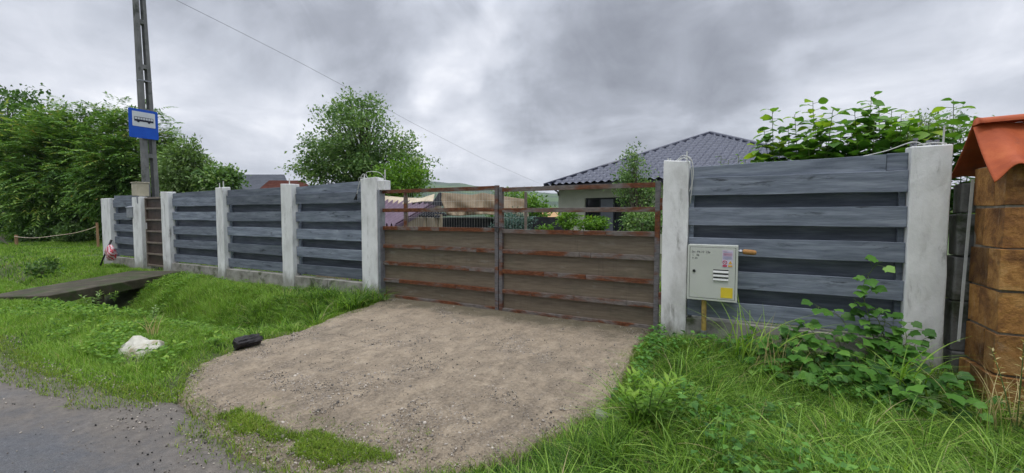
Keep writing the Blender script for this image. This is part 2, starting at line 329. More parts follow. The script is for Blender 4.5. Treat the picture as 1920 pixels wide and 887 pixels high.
M['leaf_pale'] = leafmat('leaf_pale', [(0, (.08, .14, .045)), (.6, (.19, .29, .10)), (1, (.35, .44, .21))])
M['leaf_lime'] = leafmat('leaf_lime', [(0, (.05, .12, .014)), (.6, (.13, .26, .03)), (1, (.26, .38, .06))])
M['leaf_blue'] = leafmat('leaf_blue', [(0, (.04, .09, .07)), (.6, (.11, .19, .16)), (1, (.22, .32, .27))], .15)
M['leaf_hazel'] = leafmat('leaf_hazel', [(0, (.03, .09, .016)), (.45, (.085, .20, .032)), (.8, (.17, .32, .042)), (1, (.32, .44, .05))], .35, .42, .2)
M['leaf_vine'] = leafmat('leaf_vine', [(0, (.025, .08, .014)), (.5, (.075, .19, .03)), (.88, (.14, .30, .05)), (1, (.22, .38, .08))], .3, .45, .2)
M['stem_green'] = simple('green_stem', [(.3, (.07, .13, .03)), (.7, (.16, .2, .07))], rough=.6, bd=0)
M['straw'] = leafmat('straw', [(0, (.25, .19, .07)), (1, (.48, .40, .2))], .3, .6)

# ------------------------------------------------------------------ ground, road, driveway
def sstep(x, a, b): t = np.clip((x - a) / (b - a), 0, 1); return t * t * (3 - 2 * t)
def fbm2(x, y, sc, seed=0.0, oct=3):
    return np.array([mn.fractal(Vector((a * sc + seed, b * sc - seed, seed)), 1.0, 2.0, oct) for a, b in zip(np.ravel(x), np.ravel(y))]).reshape(np.shape(x))
def sdpoly(x, y, P):
    """signed distance to polygon P, positive inside"""
    x = np.asarray(x, float); y = np.asarray(y, float); d = np.full(x.shape, 1e9); ins = np.zeros(x.shape, bool); n = len(P)
    for i in range(n):
        ax, ay = P[i][:2]; bx, by = P[(i + 1) % n][:2]; ex, ey = bx - ax, by - ay
        tt = np.clip(((x - ax) * ex + (y - ay) * ey) / (ex * ex + ey * ey + 1e-12), 0, 1)
        d = np.minimum(d, np.hypot(x - ax - tt * ex, y - ay - tt * ey))
        c = ((ay > y) != (by > y)) & (x < (bx - ax) * (y - ay) / (by - ay + 1e-12) + ax); ins ^= c
    return np.where(ins, d, -d)
DRV = [gnd(u, v)[:2] for u, v in [(715, 566), (690, 577), (640, 592), (575, 620), (500, 641), (430, 664), (372, 688), (350, 712), (346, 750), (372, 790), (430, 830), (500, 880), (640, 905),
                                  (760, 905), (860, 885), (960, 858), (1060, 808), (1120, 775), (1152, 738), (1172, 700), (1188, 655), (1203, 636)]]
DRV = [(DRV[0][0], 6.3)] + [tuple(p) for p in DRV] + [(DRV[-1][0] + .02, 6.3)]
RDE = [tuple(gnd(u, v)[:2]) for u, v in [(0, 672), (60, 695), (130, 722), (200, 742), (270, 752), (340, 765), (390, 800), (440, 845), (500, 885), (600, 930)]]
RD = [(-70, 2.2), (-30, 1.75)] + [(-12, 1.55)] + RDE + [(1.0, .55), (6, .5), (40, .4), (40, -9), (-70, -9)]
TNG = [tuple(gnd(u, v)[:2]) for u, v in [(388, 790), (400, 768), (470, 770), (560, 790), (585, 806), (650, 835), (760, 860), (700, 880), (560, 862), (450, 838)]]
BRG = [tuple(gnd(u, v, .05)[:2]) for u, v in [(85, 553), (302, 518)]]
P0, P1 = np.array(BRG[0]), np.array(BRG[1]); bdir = (P1 - P0) / np.linalg.norm(P1 - P0); bn = np.array([-bdir[1], bdir[0]])
if bn[0] > 0: bn = -bn
P1 = P0 + bdir * (5.72 - P0[1]) / bdir[1]; P0 = P0 + bdir * .02
BR = [tuple(P0), tuple(P1), tuple(P1 + bn * 1.45), tuple(P0 + bn * 1.10 - bdir * .25)]
def hgt(x, y):
    x = np.asarray(x, float); y = np.asarray(y, float)
    z = -.035 * (1 - sstep(y, .6, 1.8)) - .03
    lf = 1 - sstep(x, -6.3, -5.35)
    z = z - .60 * np.exp(-((y - 4.0) / .62) ** 2) * lf
    z = z - .02 * lf * sstep(y, 5.0, 5.6)
    z = z - .32 * np.exp(-((y - 3.55) / .75) ** 2 - ((x + 10.9) / 1.5) ** 2)
    rt = sstep(x, -.5, .1)
    z = z - .20 * np.exp(-((y - 4.5) / 1.0) ** 2) * rt
    z = z - .05 * sstep(y, 6.0, 6.4)
    near = (np.abs(x) < 40) & (y < 30)
    z = z + np.where(near, (.04 * np.sin(x * 1.9 + y) * np.sin(y * 2.3 - x * .6) + .025 * np.sin(x * 5.3 + y * 2.1) * np.sin(y * 4.7 - x * 1.3 + 1)) * sstep(y, 1.8, 3), 0)
    dr = sdpoly(x, y, DRV); z = np.where(dr > 0, np.minimum(z, -.12), z)
    return z
xs = np.concatenate([[-4000, -2000, -1000, -500, -250, -120, -70, -45], np.arange(-34, -16, .5), np.arange(-16, 5, .12), np.arange(5, 12, .5), [16, 25, 45, 90, 200, 500, 1200, 2500, 4000]])
ys = np.concatenate([[-800, -300, -100, -40, -20, -10, -4], np.arange(-2, .6, .4), np.arange(.6, 6.6, .1), np.arange(6.7, 30, .8), [36, 50, 75, 110, 180, 300, 500, 900, 1600, 2600, 4200]])
X, Y = np.meshgrid(xs, ys); Zg = hgt(X, Y) - np.where(Y < .3, .05, 0)
def gridfaces(ny, nx, mask=None):
    i = np.arange(ny - 1)[:, None] * nx + np.arange(nx - 1)[None, :]
    f = np.stack([i, i + 1, i + 1 + nx, i + nx], -1).reshape(-1, 4)
    return f if mask is None else f[mask.ravel()]
g = npmesh('ground', np.stack([X, Y, Zg], -1).reshape(-1, 3), gridfaces(len(ys), len(xs)), M['ground'], smooth=True); tag(g, kind='structure')

# road sheet
xs = np.concatenate([[-70, -50, -35, -25], np.arange(-18, 4, .06), [5, 8, 14, 25, 40]]); ys = np.concatenate([[-9, -6, -4, -2, -1, 0], np.arange(.2, 2.6, .06)])
X, Y = np.meshgrid(xs, ys); sdv = sdpoly(X, Y, RD); jit = fbm2(X, Y, 3.0, 5) * .07
inside = sdv + jit
Z = np.where(inside > 0, .004, .004 - np.minimum(-inside * .9, .10)) + .004 * fbm2(X, Y, 5, 2)
keep = (inside > -.14); mk = keep[:-1, :-1] & keep[1:, 1:] & keep[:-1, 1:] & keep[1:, :-1]
o = npmesh('road', np.stack([X, Y, Z], -1).reshape(-1, 3), gridfaces(len(ys), len(xs), mk), M['road'], smooth=True, rnd=np.clip(1 - sdv / 1.15, 0, 1.2).ravel()); tag(o, kind='structure')
# driveway
xs = np.arange(-7.8, 1.0, .03); ys = np.arange(.9, 6.33, .03)
X, Y = np.meshgrid(xs, ys); sdv = sdpoly(X, Y, DRV) + fbm2(X, Y, 3.2, 9) * .05
Z = .022 + .012 * fbm2(X, Y, 2.2, 3) + .006 * fbm2(X, Y, 9, 4) + .10 * sstep(Y, 3.6, 5.2) * sstep(X, -2.2, -.4) * 0
Z = np.where(sdv > 0, Z, Z - np.minimum(-sdv * 2.2, .4))
edge = sstep(Y, 1.2, 2.4); Z = Z - .02 * (1 - edge)
keep = sdv > -.16; mk = keep[:-1, :-1] & keep[1:, 1:] & keep[:-1, 1:] & keep[1:, :-1]
o = npmesh('driveway', np.stack([X, Y, Z], -1).reshape(-1, 3), gridfaces(len(ys), len(xs), mk), M['drive'], smooth=True); tag(o, kind='structure')

# ------------------------------------------------------------------ scatter helpers
def norm(a): return a / (np.linalg.norm(a, axis=-1, keepdims=True) + 1e-9)
def scatter(T, F, P, Rm, Sc, rnd):
    T = np.asarray(T, float); N = len(P); k = len(T)
    Sc = np.asarray(Sc, float); Sc = Sc[:, None, None] if Sc.ndim == 1 else Sc[:, None, :]
    V = P[:, None, :] + np.einsum('nij,nkj->nki', Rm, T[None] * Sc)
    Fs = []
    for f in ([F] if not isinstance(F, list) else F):
        f = np.asarray(f); Fs.append((np.arange(N)[:, None, None] * k + f[None]).reshape(-1, f.shape[1]))
    return V.reshape(-1, 3), Fs, np.repeat(rnd, k)
def frame(t, n):
    t = norm(t); s_ = norm(np.cross(t, n)); n2 = np.cross(s_, t); return np.stack([s_, t, n2], -1)
LEAF = ([(0, 0, 0), (.30, .45, .10), (0, 1, -.12), (-.30, .45, .10), (0, .5, 0)], [[(0, 1, 4), (1, 2, 4), (2, 3, 4), (3, 0, 4)]])
LANCE = ([(0, 0, 0), (.19, .42, .03), (0, 1, -.15), (-.19, .42, .03)], [[(0, 1, 2), (0, 2, 3)]])
ROUND = ([(0, 0, 0), (.24, .10, .05), (.42, .36, .10), (.40, .62, .06), (.22, .86, -.03), (0, 1.02, -.16), (-.22, .86, -.03), (-.40, .62, .06), (-.42, .36, .10), (-.24, .10, .05), (0, .30, -.02), (0, .62, -.03)],
         [[(0, 1, 10), (1, 2, 10), (9, 0, 10), (8, 9, 10), (4, 5, 11), (5, 6, 11), (3, 4, 11), (6, 7, 11)], [(2, 3, 11, 10), (7, 8, 10, 11)]])
LOBE = ([(0, 0, 0), (.22, -.12, .0), (.46, .04, -.04), (.47, .26, .05), (.60, .48, -.05), (.42, .60, .05), (.25, .84, .01), (0, 1.05, -.14), (-.25, .84, .01), (-.42, .60, .05), (-.60, .48, -.05), (-.47, .26, .05), (-.46, .04, -.04), (-.22, -.12, 0), (0, .40, -.03)],
        [[(i, i + 1, 14) for i in range(13)] + [(13, 0, 14)]])
def tri(F): return [np.array(f) for f in F[0:1]] if len(F) == 1 else [np.array(f) for f in F]
def leaves(name, tpl, P, T, Nn, size, rnd, mat, parent, origin=(0, 0, 0)):
    V, Fs, rr = scatter(tpl[0], tri(tpl[1]), P, frame(T, Nn), size, rnd)
    return npmesh(name, V, Fs, mat, parent, origin, rr)
def rdir(n): return norm(rng.normal(size=(n, 3)))

def tree(name, label, cat, base, ells, ncl, nlf, lsize, lm, tr=.12, group=None, spread=.3, tpl=LEAF, mode='leaf', trunk_top=None, up=.5, shell=.5, seed=1):
    global rng; rng = np.random.default_rng(seed); random.seed(seed)
    base = np.array(base, float); root = empty(name, tuple(base), label, cat, group)
    vol = np.array([e[1][0] * e[1][1] * e[1][2] for e in ells]) ** .8; vol /= vol.sum()
    idx = rng.choice(len(ells), ncl, p=vol); dirs = rdir(ncl); rad = shell + (1 - shell) * rng.random(ncl) ** .7; rad *= 1 + .10 * rng.normal(size=ncl)
    C = np.array([ells[i][0] for i in idx]) + dirs * rad[:, None] * np.array([ells[i][1] for i in idx])
    zmin = base[2] + .12; C[:, 2] = np.maximum(C[:, 2], zmin + .3 * rng.random(ncl))
    cen = np.mean([e[0] for e in ells], 0); top = trunk_top or (max(e[0][2] + e[1][2] * .55 for e in ells))
    tb = B(); n = 7
    def axis(z): q = np.clip((z - base[2]) / (top - base[2] + 1e-6), 0, 1); return base * (1 - q) + np.array([cen[0], cen[1], top]) * q + np.array([math.sin(z * 2.1), math.cos(z * 1.7), 0]) * .12 * tr * 6 * q * (1 - q)
    zz = np.linspace(base[2] - .1, top, n); tb.tube([axis(z) for z in zz], [tr * (1.15 - .95 * i / (n - 1)) for i in range(n)], 8)
    for c in C[:: max(1, ncl // 150)]:
        z0 = base[2] + (c[2] - base[2]) * random.uniform(.35, .7); z0 = min(z0, top); a = axis(z0); mid = (a + c) / 2 + np.array([0, 0, .12 * np.linalg.norm(c - a)])
        q = [a, a * .45 + mid * .45 + c * .1, mid * .75 + c * .25, c]; tb.tube(q, [tr * .32, tr * .22, tr * .13, tr * .05], 4, cap=False)
    tb.build('trunk', M['bark'], root, smooth=True)
    out = norm(C - cen)
    if mode == 'leaf':
        k = nlf; Pc = np.repeat(C, k, 0) + rng.normal(size=(ncl * k, 3)) * spread * np.array([1, 1, .7])
        T = norm(rdir(ncl * k) + np.repeat(out, k, 0) * .7 + np.array([0, 0, -.15])); Nn = norm(rdir(ncl * k) * .8 + np.array([0, 0, up + .4]))
        tint = np.repeat(rng.normal(size=ncl) * .14, k); rn = np.clip(.45 + tint + rng.normal(size=ncl * k) * .2, 0, 1)
        sz = lsize * rng.uniform(.6, 1.25, ncl * k)
    else:                       # compound leaves: arching fronds of paired leaflets
        F = nlf; nl = 13; O = np.repeat(C, F, 0) + rng.normal(size=(ncl * F, 3)) * spread
        D = norm(np.repeat(out, F, 0) * .8 + rdir(ncl * F) * .9 + np.array([0, 0, .35])); Sd = norm(np.cross(D, [0, 0, 1.0])); Lf = lsize * 3.2 * rng.uniform(.7, 1.2, ncl * F)
        i = np.arange(nl); pos = ((i // 2) + .6) / 7.0; sg = np.where(i % 2 == 0, 1.0, -1.0); sg[-1] = 0
        Pc = (O[:, None] + D[:, None] * (Lf[:, None] * pos)[..., None] - np.array([0, 0, 1.0]) * (.38 * Lf[:, None] * pos ** 2)[..., None]).reshape(-1, 3)
        T = norm((Sd[:, None] * sg[None, :, None] + D[:, None] * .55 - np.array([0, 0, .25])).reshape(-1, 3)); Nn = norm(np.array([0, 0, 1.0]) + .35 * rdir(len(T)))
        tint = np.repeat(rng.normal(size=ncl) * .15, F * nl); rn = np.clip(.42 + tint + rng.normal(size=len(T)) * .17, 0, 1); sz = lsize * rng.uniform(.7, 1.15, len(T))
    Pc[:, 2] = np.maximum(Pc[:, 2], base[2] + .03)
    leaves('crown', tpl, Pc, T, Nn, sz, rn, lm, root)
    return root
def el(u, v, Z, ru, rv, rd=None):
    c = at(u, v, Z); rx = ru * Z / FPX; return (c, (rx, rd or rx, rv * Z / FPX))

# ------------------------------------------------------------------ board fence
DF = 5.78
def su(u, d=DF): return onp(u, 404, d)[0]
ZB = [(1.97, 2.16), (1.80, 2.02), (1.42, 1.635), (1.05, 1.265), (.665, .875), (.29, .495)]       # front boards
ZK = [(1.60, 1.83), (1.235, 1.44), (.85, 1.07), (.47, .69)]                                       # boards behind the gaps
def panel(x0, x1, yf, parent, slope=0.0, last=0):
    b = B(); n = len(ZB)
    for i, (a, c) in enumerate(ZB):
        y = yf + (.028 if i == 0 else 0); t1, t2 = random.uniform(-.012, .012), random.uniform(-.012, .012)
        xe = x1 + (0 if i else last); r = random.random()
        dz0, dz1 = (slope * .0, slope) if i == 0 else (0, 0)
        segs = 12; vs = []; fs = []
        for k in range(segs + 1):
            q = k / segs; x = x0 + (xe - x0) * q; z0 = a + t1 * (1 - q) + t2 * q + .003 * math.sin(q * 9 + i * 2 + x0); z1 = c + t1 * (1 - q) + t2 * q + .003 * math.sin(q * 7 + i + x0) + dz0 * (1 - q) + dz1 * q
            yb = y + .004 * math.sin(q * 5 + i * 3 + x0); vs += [(x, yb, z0), (x, yb, z1), (x, yb + .026, z1), (x, yb + .026, z0)]
            if k: s_ = (k - 1) * 4; fs += [(s_, s_ + 4, s_ + 5, s_ + 1), (s_ + 1, s_ + 5, s_ + 6, s_ + 2), (s_ + 2, s_ + 6, s_ + 7, s_ + 3), (s_ + 3, s_ + 7, s_ + 4, s_)]
        fs += [(0, 1, 2, 3), (segs * 4 + 3, segs * 4 + 2, segs * 4 + 1, segs * 4)]; b.add(vs, fs, r)
    b.build('board_panel', M['board'], parent, bevel=.004); b = B()
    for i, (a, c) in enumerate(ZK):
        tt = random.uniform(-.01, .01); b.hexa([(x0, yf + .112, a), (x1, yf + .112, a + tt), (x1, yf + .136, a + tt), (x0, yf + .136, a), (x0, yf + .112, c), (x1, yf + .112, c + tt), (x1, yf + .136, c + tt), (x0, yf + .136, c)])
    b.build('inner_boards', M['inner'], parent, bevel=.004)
    k = B()
    for x in (x0 + .004, x1 - .054): k.box(x, x + .05, yf + .056, yf + .108, .26, 2.1)
    k.each('batten', M['board'], parent)
def post(u0, u1, parent, z1=2.22, dep=.2, z0=-.35, d=DF, name='concrete_post'):
    x0, x1 = su(u0, d), su(u1, d); nseg = 14; vs = []; fs = []
    ring = [(x0, d), (x1, d), (x1, d + dep), (x0, d + dep)]
    for k in range(nseg + 1):
        z = z0 + (z1 - z0) * k / nseg
        for i, (x, y) in enumerate(ring): vs.append((x + random.uniform(-.004, .004), y + random.uniform(-.003, .003), z + (random.uniform(-.015, .02) if k == nseg else 0)))
        if k: s_ = (k - 1) * 4; fs += [(s_ + i, s_ + (i + 1) % 4, s_ + 4 + (i + 1) % 4, s_ + 4 + i) for i in range(4)]
    fs += [(3, 2, 1, 0), tuple(nseg * 4 + i for i in range(4))]
    B().add(vs, fs).build(name, M['white'], parent, bevel=.012); return x0, x1
LF = empty('board_fence', (su(540), DF, 0), 'long blue-grey board fence with white concrete posts on the left of the metal gate', 'fence')
PU = [(190, 206), (302, 316), (405, 418), (527, 547), (677, 706)]
px = [post(a, b_, LF, z) for (a, b_), z in zip(PU, (2.08, 2.2, 2.24, 2.22, 2.25))]
pg = post(248, 264, LF, 2.10)
for (a, b_), sl in (((px[0][1], pg[0]), 0), ((px[1][1], px[2][0]), .02), ((px[2][1], px[3][0]), .02), ((px[3][1], px[4][0]), .06)): panel(a + .005, b_ - .005, DF + .09, LF, sl)
pl = B()
for a, b_ in ((px[0][1], pg[0]), (px[1][1], px[2][0]), (px[2][1], px[3][0]), (px[3][1], px[4][0])):
    n = 1 if b_ - a < 1.5 else 2
    for i in range(n): pl.box(a + (b_ - a) * i / n + .003, a + (b_ - a) * (i + 1) / n - .003, DF + .03, DF + .19, -.35, .245, jit=.006)
pl.each('plinth', M['plinth'], LF, bevel=.01)
# block behind the gate stile on the last left post, and cast-in bars
xg = px[4][1]; B().box(xg + .002, xg + .17, DF + .04, DF + .2, 2.02, 2.2, jit=.005).build('post_block', M['white'], LF, bevel=.01)
RF = empty('board_fence', (su(1500), DF, 0), 'short blue-grey board fence between two white concrete posts, right of the metal gate', 'fence')
q0 = post(1242, 1290, RF, 2.24); q1 = post(1703, 1781, RF, 2.25)
panel(q0[1] + .005, q1[0] + .0, DF + .035, RF, .03, -.18)
B().box(q1[0] - .172, q1[0] + .0, DF + .075, DF + .10, 1.98, 2.20).build('end_board', M['board'], RF, bevel=.004)
pl = B(); n = 2
for i in range(n): pl.box(q0[1] + (q1[0] - q0[1]) * i / n + .003, q0[1] + (q1[0] - q0[1]) * (i + 1) / n - .003, DF + .0, DF + .2, -.35, .245, jit=.006)
pl.each('plinth', M['plinth'], RF, bevel=.01)
def wirework(paths, name, label, rad, mat, origin, cat='cable'):
    b = B()
    for p in paths:
        pts = [Vector(q) for q in p]; sm = []
        for i in range(len(pts) - 1):
            a, c = pts[i], pts[i + 1]; pa = pts[max(i - 1, 0)]; pc = pts[min(i + 2, len(pts) - 1)]
            for k in range(5):
                q = k / 5; sm.append(.5 * ((2 * a) + (c - pa) * q + (2 * pa - 5 * a + 4 * c - pc) * q * q + (3 * a - pa - 3 * c + pc) * q ** 3))
        sm.append(pts[-1]); b.tube(sm, rad, 5)
    return tag(b.build(name, mat, None, origin, smooth=True), label, cat)
xa, xb = px[4]
wirework([[(xa + .15, DF + .08, 2.23), (xa + .10, DF - .02, 2.33), (xa + .02, DF - .03, 2.2), (xa - .04, DF - .03, 2.05), (xa - .07, DF - .03, 1.95)],
          [(xa + .12, DF + .08, 2.24), (xa + .14, DF + .02, 2.36), (xb + .08, DF - .0, 2.34), (xb + .15, DF + .1, 2.2)],
          [(xa + .1, DF + .05, 2.25), (xa + .02, DF - .01, 2.27), (xa - .1, DF + .05, 2.26), (xa - .16, DF + .1, 2.2)]], 'cable_loop', 'pale cables looped over the fence post left of the gate', .006, M['wire'], (xa, DF, 2.2))
tag(B().tube([(xa - .07, DF - .03, 1.96), (xa - .10, DF - .03, 1.90), (xa - .14, DF - .03, 1.85)], .014, 6).tube([(xa - .08, DF - .035, 1.97), (xa - .07, DF - .03, 1.90), (xa - .09, DF - .03, 1.84)], .011, 6).build('cable_end', M['black'], None, (xa, DF, 1.9), smooth=True), 'black taped cable ends hanging on the fence post left of the gate', 'cable')
xc, xd = q0
wirework([[(xd - .16, DF + .1, 2.25), (xd - .06, DF - .02, 2.30), (xd + .03, DF - .01, 2.22), (xd + .05, DF + .02, 2.05), (xd + .03, DF + .02, 1.9)],
          [(xd - .18, DF + .1, 2.25), (xd - .05, DF + .02, 2.27), (xd + .02, DF - .015, 2.15), (xd + .035, DF + .015, 1.95), (xd + .01, DF + .01, 1.85)],
          [(xd - .15, DF + .12, 2.25), (xd + .0, DF + .0, 2.28), (xd + .05, DF - .01, 2.1), (xd + .02, DF + .02, 1.7)]], 'cable_loop', 'pale cables looped over the fence post right of the gate', .006, M['wire'], (xd, DF, 2.2))
xe, xf = q1
wirework([[(xe - .45, DF + .12, 2.17), (xe - .2, DF + .05, 2.22), (xe + .02, DF + .06, 2.30), (xe + .12, DF + .1, 2.27), (xe + .16, DF + .05, 2.26)], [(xe + .02, DF + .1, 2.27), (xe + .18, DF + .05, 2.28), (xf - .02, DF + .1, 2.27)]],
         'cable_loop', 'pale cable running over the top of the widest fence post at the right', .006, M['wire'], (xe, DF, 2.2))
bt = B()
for (x, h) in ((xe + .02, .06), (xe + .05, .09), (xf - .16, .06), (xf - .13, .05), (xf - .10, .06)): bt.tube([(x, DF + .08, 2.2), (x, DF + .08, 2.25 + h)], .014, 6).tube([(x, DF + .08, 2.25 + h - .02), (x, DF + .08, 2.25 + h)], .022, 6)
bt.each('bolt', M['galv'], RF)
bt = B()
for k, (x, h) in enumerate([(px[3][0] + .2, .12), (px[2][0] + .05, .12), (px[2][0] + .22, .16), (xc + .08, .05), (xc + .02, .04), (xd - .05, .09), (xa + .02, .1), (xb + .15, .16)]):
    if k < 3 or k > 5: bt.tube([(x, DF + .08, 2.1), (x, DF + .08, 2.23 + h)], .012, 5)
bt.each('reinforcing_bar', M['wire'], LF)
bt = B()
for x, h in ((xc + .04, .06), (xc + .07, .05), (xd - .04, .13)): bt.tube([(x, DF + .08, 2.1), (x + .005, DF + .08, 2.23 + h)], .010, 5)
bt.each('reinforcing_bar', M['wire'], RF)
st = B().bar((xf - .03, DF + .16, 2.1), (xf - .025, DF + .16, 2.46), .035, .006); st.build('perforated_strip', M['wire'], RF)

# ------------------------------------------------------------------ driveway gate, two leaves
GZ = [1.955, 1.63, 1.30, .98, .66, .34, .035]; YG = 5.90
def gate_leaf(x0, x1, label, right):
    root = empty('gate_leaf', ((x0 + x1) / 2, YG, 0), label, 'gate', 'two leaves of the metal driveway gate')
    sw = .062
    for x in (x0, x1 - sw):
        st = B(); st.box(x, x + sw, YG - .03, YG + .03, .01, 2.0 if right else 2.03, jit=.002); st.build('stile', M['rust_less'], root, bevel=.004)
    for i, z in enumerate(GZ):
        zz = z + (.035 if not right and i == 0 else .015 if not right and i < 3 else 0); rb = B(); xA, xB = x0 + sw, x1 - sw
        cuts = [0, 1] if i < 2 or i == 6 else sorted([0, 1] + [random.uniform(.12, .9) for _ in range(3)])
        for a, c in zip(cuts[:-1], cuts[1:]): rb.box(xA + (xB - xA) * a + .002, xA + (xB - xA) * c - .002, YG - .028, YG + .012, zz - .033, zz + .033, r=random.random() * .3 + i * .11 + (.5 if right else 0), jit=.001)
        rb.build('rail', M['rust'] if not (i in (3, 5) and not right) else M['rust'], root, bevel=.003)
    for i in range(2, 6):
        za, zb = GZ[i + 1] + .0, GZ[i] - .0; sh = B(); n = 60; vs = []; fs = []
        for k in range(n + 1):
            x = x0 + sw + (x1 - x0 - 2 * sw) * k / n; y = YG + .022 + .003 * math.sin(k * .5 + i) + .002 * math.sin(k * .17 + i * 3); vs += [(x, y, za), (x, y, zb)]
            if k: fs.append((2 * k - 2, 2 * k, 2 * k + 1, 2 * k - 1))
        sh.add(vs, fs, random.random()).build('sheet_panel', M['sheet'], root)
    return root
xm = su(936, YG); xl = su(713, YG) ; xr = su(1238, YG)
g1 = gate_leaf(xl, xm - .008, 'left leaf of the rusty driveway gate with a short brown upright in its open top', False)
g2 = gate_leaf(xm + .008, xr, 'right leaf of the rusty driveway gate, the wider one in front of the house', True)
xb_ = su(760, YG); B().box(xb_ - .022, xb_ + .022, YG - .02, YG + .02, 1.33, 1.96).build('upright', M['rust'], g1, bevel=.003)
lk = B().tube([(xm - .12, YG - .05, 1.36), (xm + .12, YG - .05, 1.355)], .009, 6).tube([(xm - .02, YG - .05, 1.355), (xm - .03, YG - .06, 1.30), (xm + .0, YG - .055, 1.27), (xm + .02, YG - .05, 1.31), (xm + .01, YG - .05, 1.355)], .007, 6)
lk.build('latch', M['black'], g1, smooth=True)
for z in (.25, 1.75): B().box(xl - .06, xl - .002, YG - .05, YG + .03, z - .06, z + .06).build('hinge', M['rust_less'], g1, bevel=.003)
for z in (.45, 1.70): B().box(xr + .002, xr + .05, YG - .05, YG + .03, z - .08, z + .08).build('hinge', M['rust'], g2, bevel=.003)
# steel channel carrying the hinges on the post
B().box(px[4][1] + .005, px[4][1] + .06, DF + .02, DF + .16, 0, 2.02).build('hinge_channel', M['galv'], LF, bevel=.003)
# small garden gate far left
gx0, gx1 = pg[1] + .02, px[1][0] - .02
PG = empty('garden_gate', ((gx0 + gx1) / 2, DF + .12, 0), 'narrow dark brown metal garden gate at the inner end of the concrete footbridge slab', 'gate')
br_ = simple('brown_steel', [(.3, (.035, .022, .018)), (.7, (.075, .048, .038))], nsc=6, rough=.5, bd=.001, stain=((.02, .014, .012), 2, .5, .7))
bl_ = simple('pale_brown_steel', [(.3, (.12, .095, .075)), (.7, (.22, .18, .145))], nsc=6, rough=.5, bd=.001)
B().box(gx0 + .04, gx1 - .04, DF + .13, DF + .14, .06, 2.05).build('sheet_panel', br_, PG)
for x in (gx0, gx1 - .045): B().box(x, x + .045, DF + .09, DF + .135, .05, 2.08).build('stile', bl_, PG, bevel=.003)
for z in (.1, .43, .76, 1.09, 1.42, 1.75, 2.05): B().box(gx0 + .045, gx1 - .045, DF + .085, DF + .129, z - .025, z + .025).build('rail', bl_, PG, bevel=.003)
B().box(gx0 + .1, gx0 + .13, DF + .06, DF + .084, 1.15, 1.33).build('handle', M['wire'], PG, bevel=.004)
# letterbox and the box on the post
xL = su(237, DF - .02); xR = su(249, DF - .02)
mb = empty('letterbox', ((xL + xR) / 2, DF, 1.5), 'small pale grey letterbox hung on the boards left of the narrow brown gate', 'letterbox')
B().box(xL, xR - .02, DF - .02, DF + .08, 1.48, 1.78).build('box', M['galv'], mb, bevel=.01)
B().hexa([(xL - .015, DF - .035, 1.78), (xR - .005, DF - .035, 1.78), (xR - .005, DF + .085, 1.82), (xL - .015, DF + .085, 1.82), (xL - .015, DF - .035, 1.795), (xR - .005, DF - .035, 1.795), (xR - .005, DF + .085, 1.84), (xL - .015, DF + .085, 1.84)]).build('lid', M['galv'], mb)
jb_m = simple('beige_plastic', [(.3, (.36, .32, .23)), (.7, (.5, .45, .34))], nsc=5, rough=.5, bd=.001, stain=((.2, .17, .12), 3, .58, .75))
jx = (pg[0] + pg[1]) / 2
jb = empty('meter_box', (jx, DF + .1, 2.1), 'beige utility box standing on the white post beside the concrete pole', 'utility box')
B().box(jx - .20, jx + .15, DF - .02, DF + .27, 2.125, 2.50, jit=.004).build('box', jb_m, jb, bevel=.012)
B().box(jx - .22, jx + .17, DF - .04, DF + .29, 2.502, 2.53).build('lid', jb_m, jb, bevel=.006)
B().tube([(jx + .12, DF + .0, 1.9), (jx + .12, DF - .01, 2.12)], .02, 8).build('conduit', M['galv'], jb)

# ------------------------------------------------------------------ utility pole with bus stop sign
pc = at(286, 368, 13.5); PX, PY = pc[0], pc[1]
pm_ = simple('pole_concrete', [(.3, (.10, .105, .10)), (.55, (.17, .17, .165)), (.8, (.25, .25, .245))], (1, 1, .5), 4, .85, .006, 15, stain=((.055, .06, .05), 2, .5, .7))
pole = B(); H = 10.2
lx, ly = -.879 * .020, -.477 * .020
def pw(z): q = (z + .5) / H; return .40 - .15 * q, .26 - .08 * q
def pbox(z0, z1, fa, fb):
    v = []
    for z in (z0, z1):
        dd, sdt = pw(z); ya, yb = PY + dd * fa, PY + dd * fb; ox, oy = lx * z, ly * z
        v += [(PX - sdt / 2 + ox, ya + oy, z), (PX + sdt / 2 + ox, ya + oy, z), (PX + sdt / 2 + ox, yb + oy, z), (PX - sdt / 2 + ox, yb + oy, z)]
    pole.hexa(v, .5)
pbox(-.5, H, -.5, -.14); pbox(-.5, H, .18, .5)
z = .6
while z < H:
    pbox(z, min(z + .13, H), -.139, .179); z += 1.37
pbox(-.5, .5, -.139, .179)
po = empty('utility_pole', (PX, PY, 0), 'tall leaning concrete utility pole with slots behind the narrow brown gate', 'pole')
pole.build('shaft', pm_, po, bevel=.012)
for z in (5.7,): 
    dd, sdt = pw(z); B().box(PX - sdt / 2 - .006 + lx * z, PX + sdt / 2 + .006 + lx * z, PY - dd / 2 - .006 + ly * z, PY + dd / 2 + .006 + ly * z, z, z + .03).build('band', M['galv'], po)
blue = simple('sign_blue', [(.2, (.006, .07, .42)), (.8, (.010, .095, .52))], rough=.35, bd=0)
swhite = simple('sign_white', [(.2, (.52, .55, .58)), (.8, (.64, .66, .68))], rough=.4, bd=0)
sblack = simple('sign_black', [(.2, (.010, .012, .025)), (.8, (.02, .022, .04))], rough=.4, bd=0)
sa = at(241, 228, 12.6); sb = at(296, 236, 13.15)
zc_ = 4.55; SX = PX + .16 + lx * zc_; y0, y1 = PY - .55, PY + .24
def solve_y(u, X_):              # y on the plane x = X_ seen in column u
    r_, h_ = ray(u, 232); return r_[1] * X_ / r_[0]
y0, y1 = solve_y(241, SX), solve_y(296, SX)
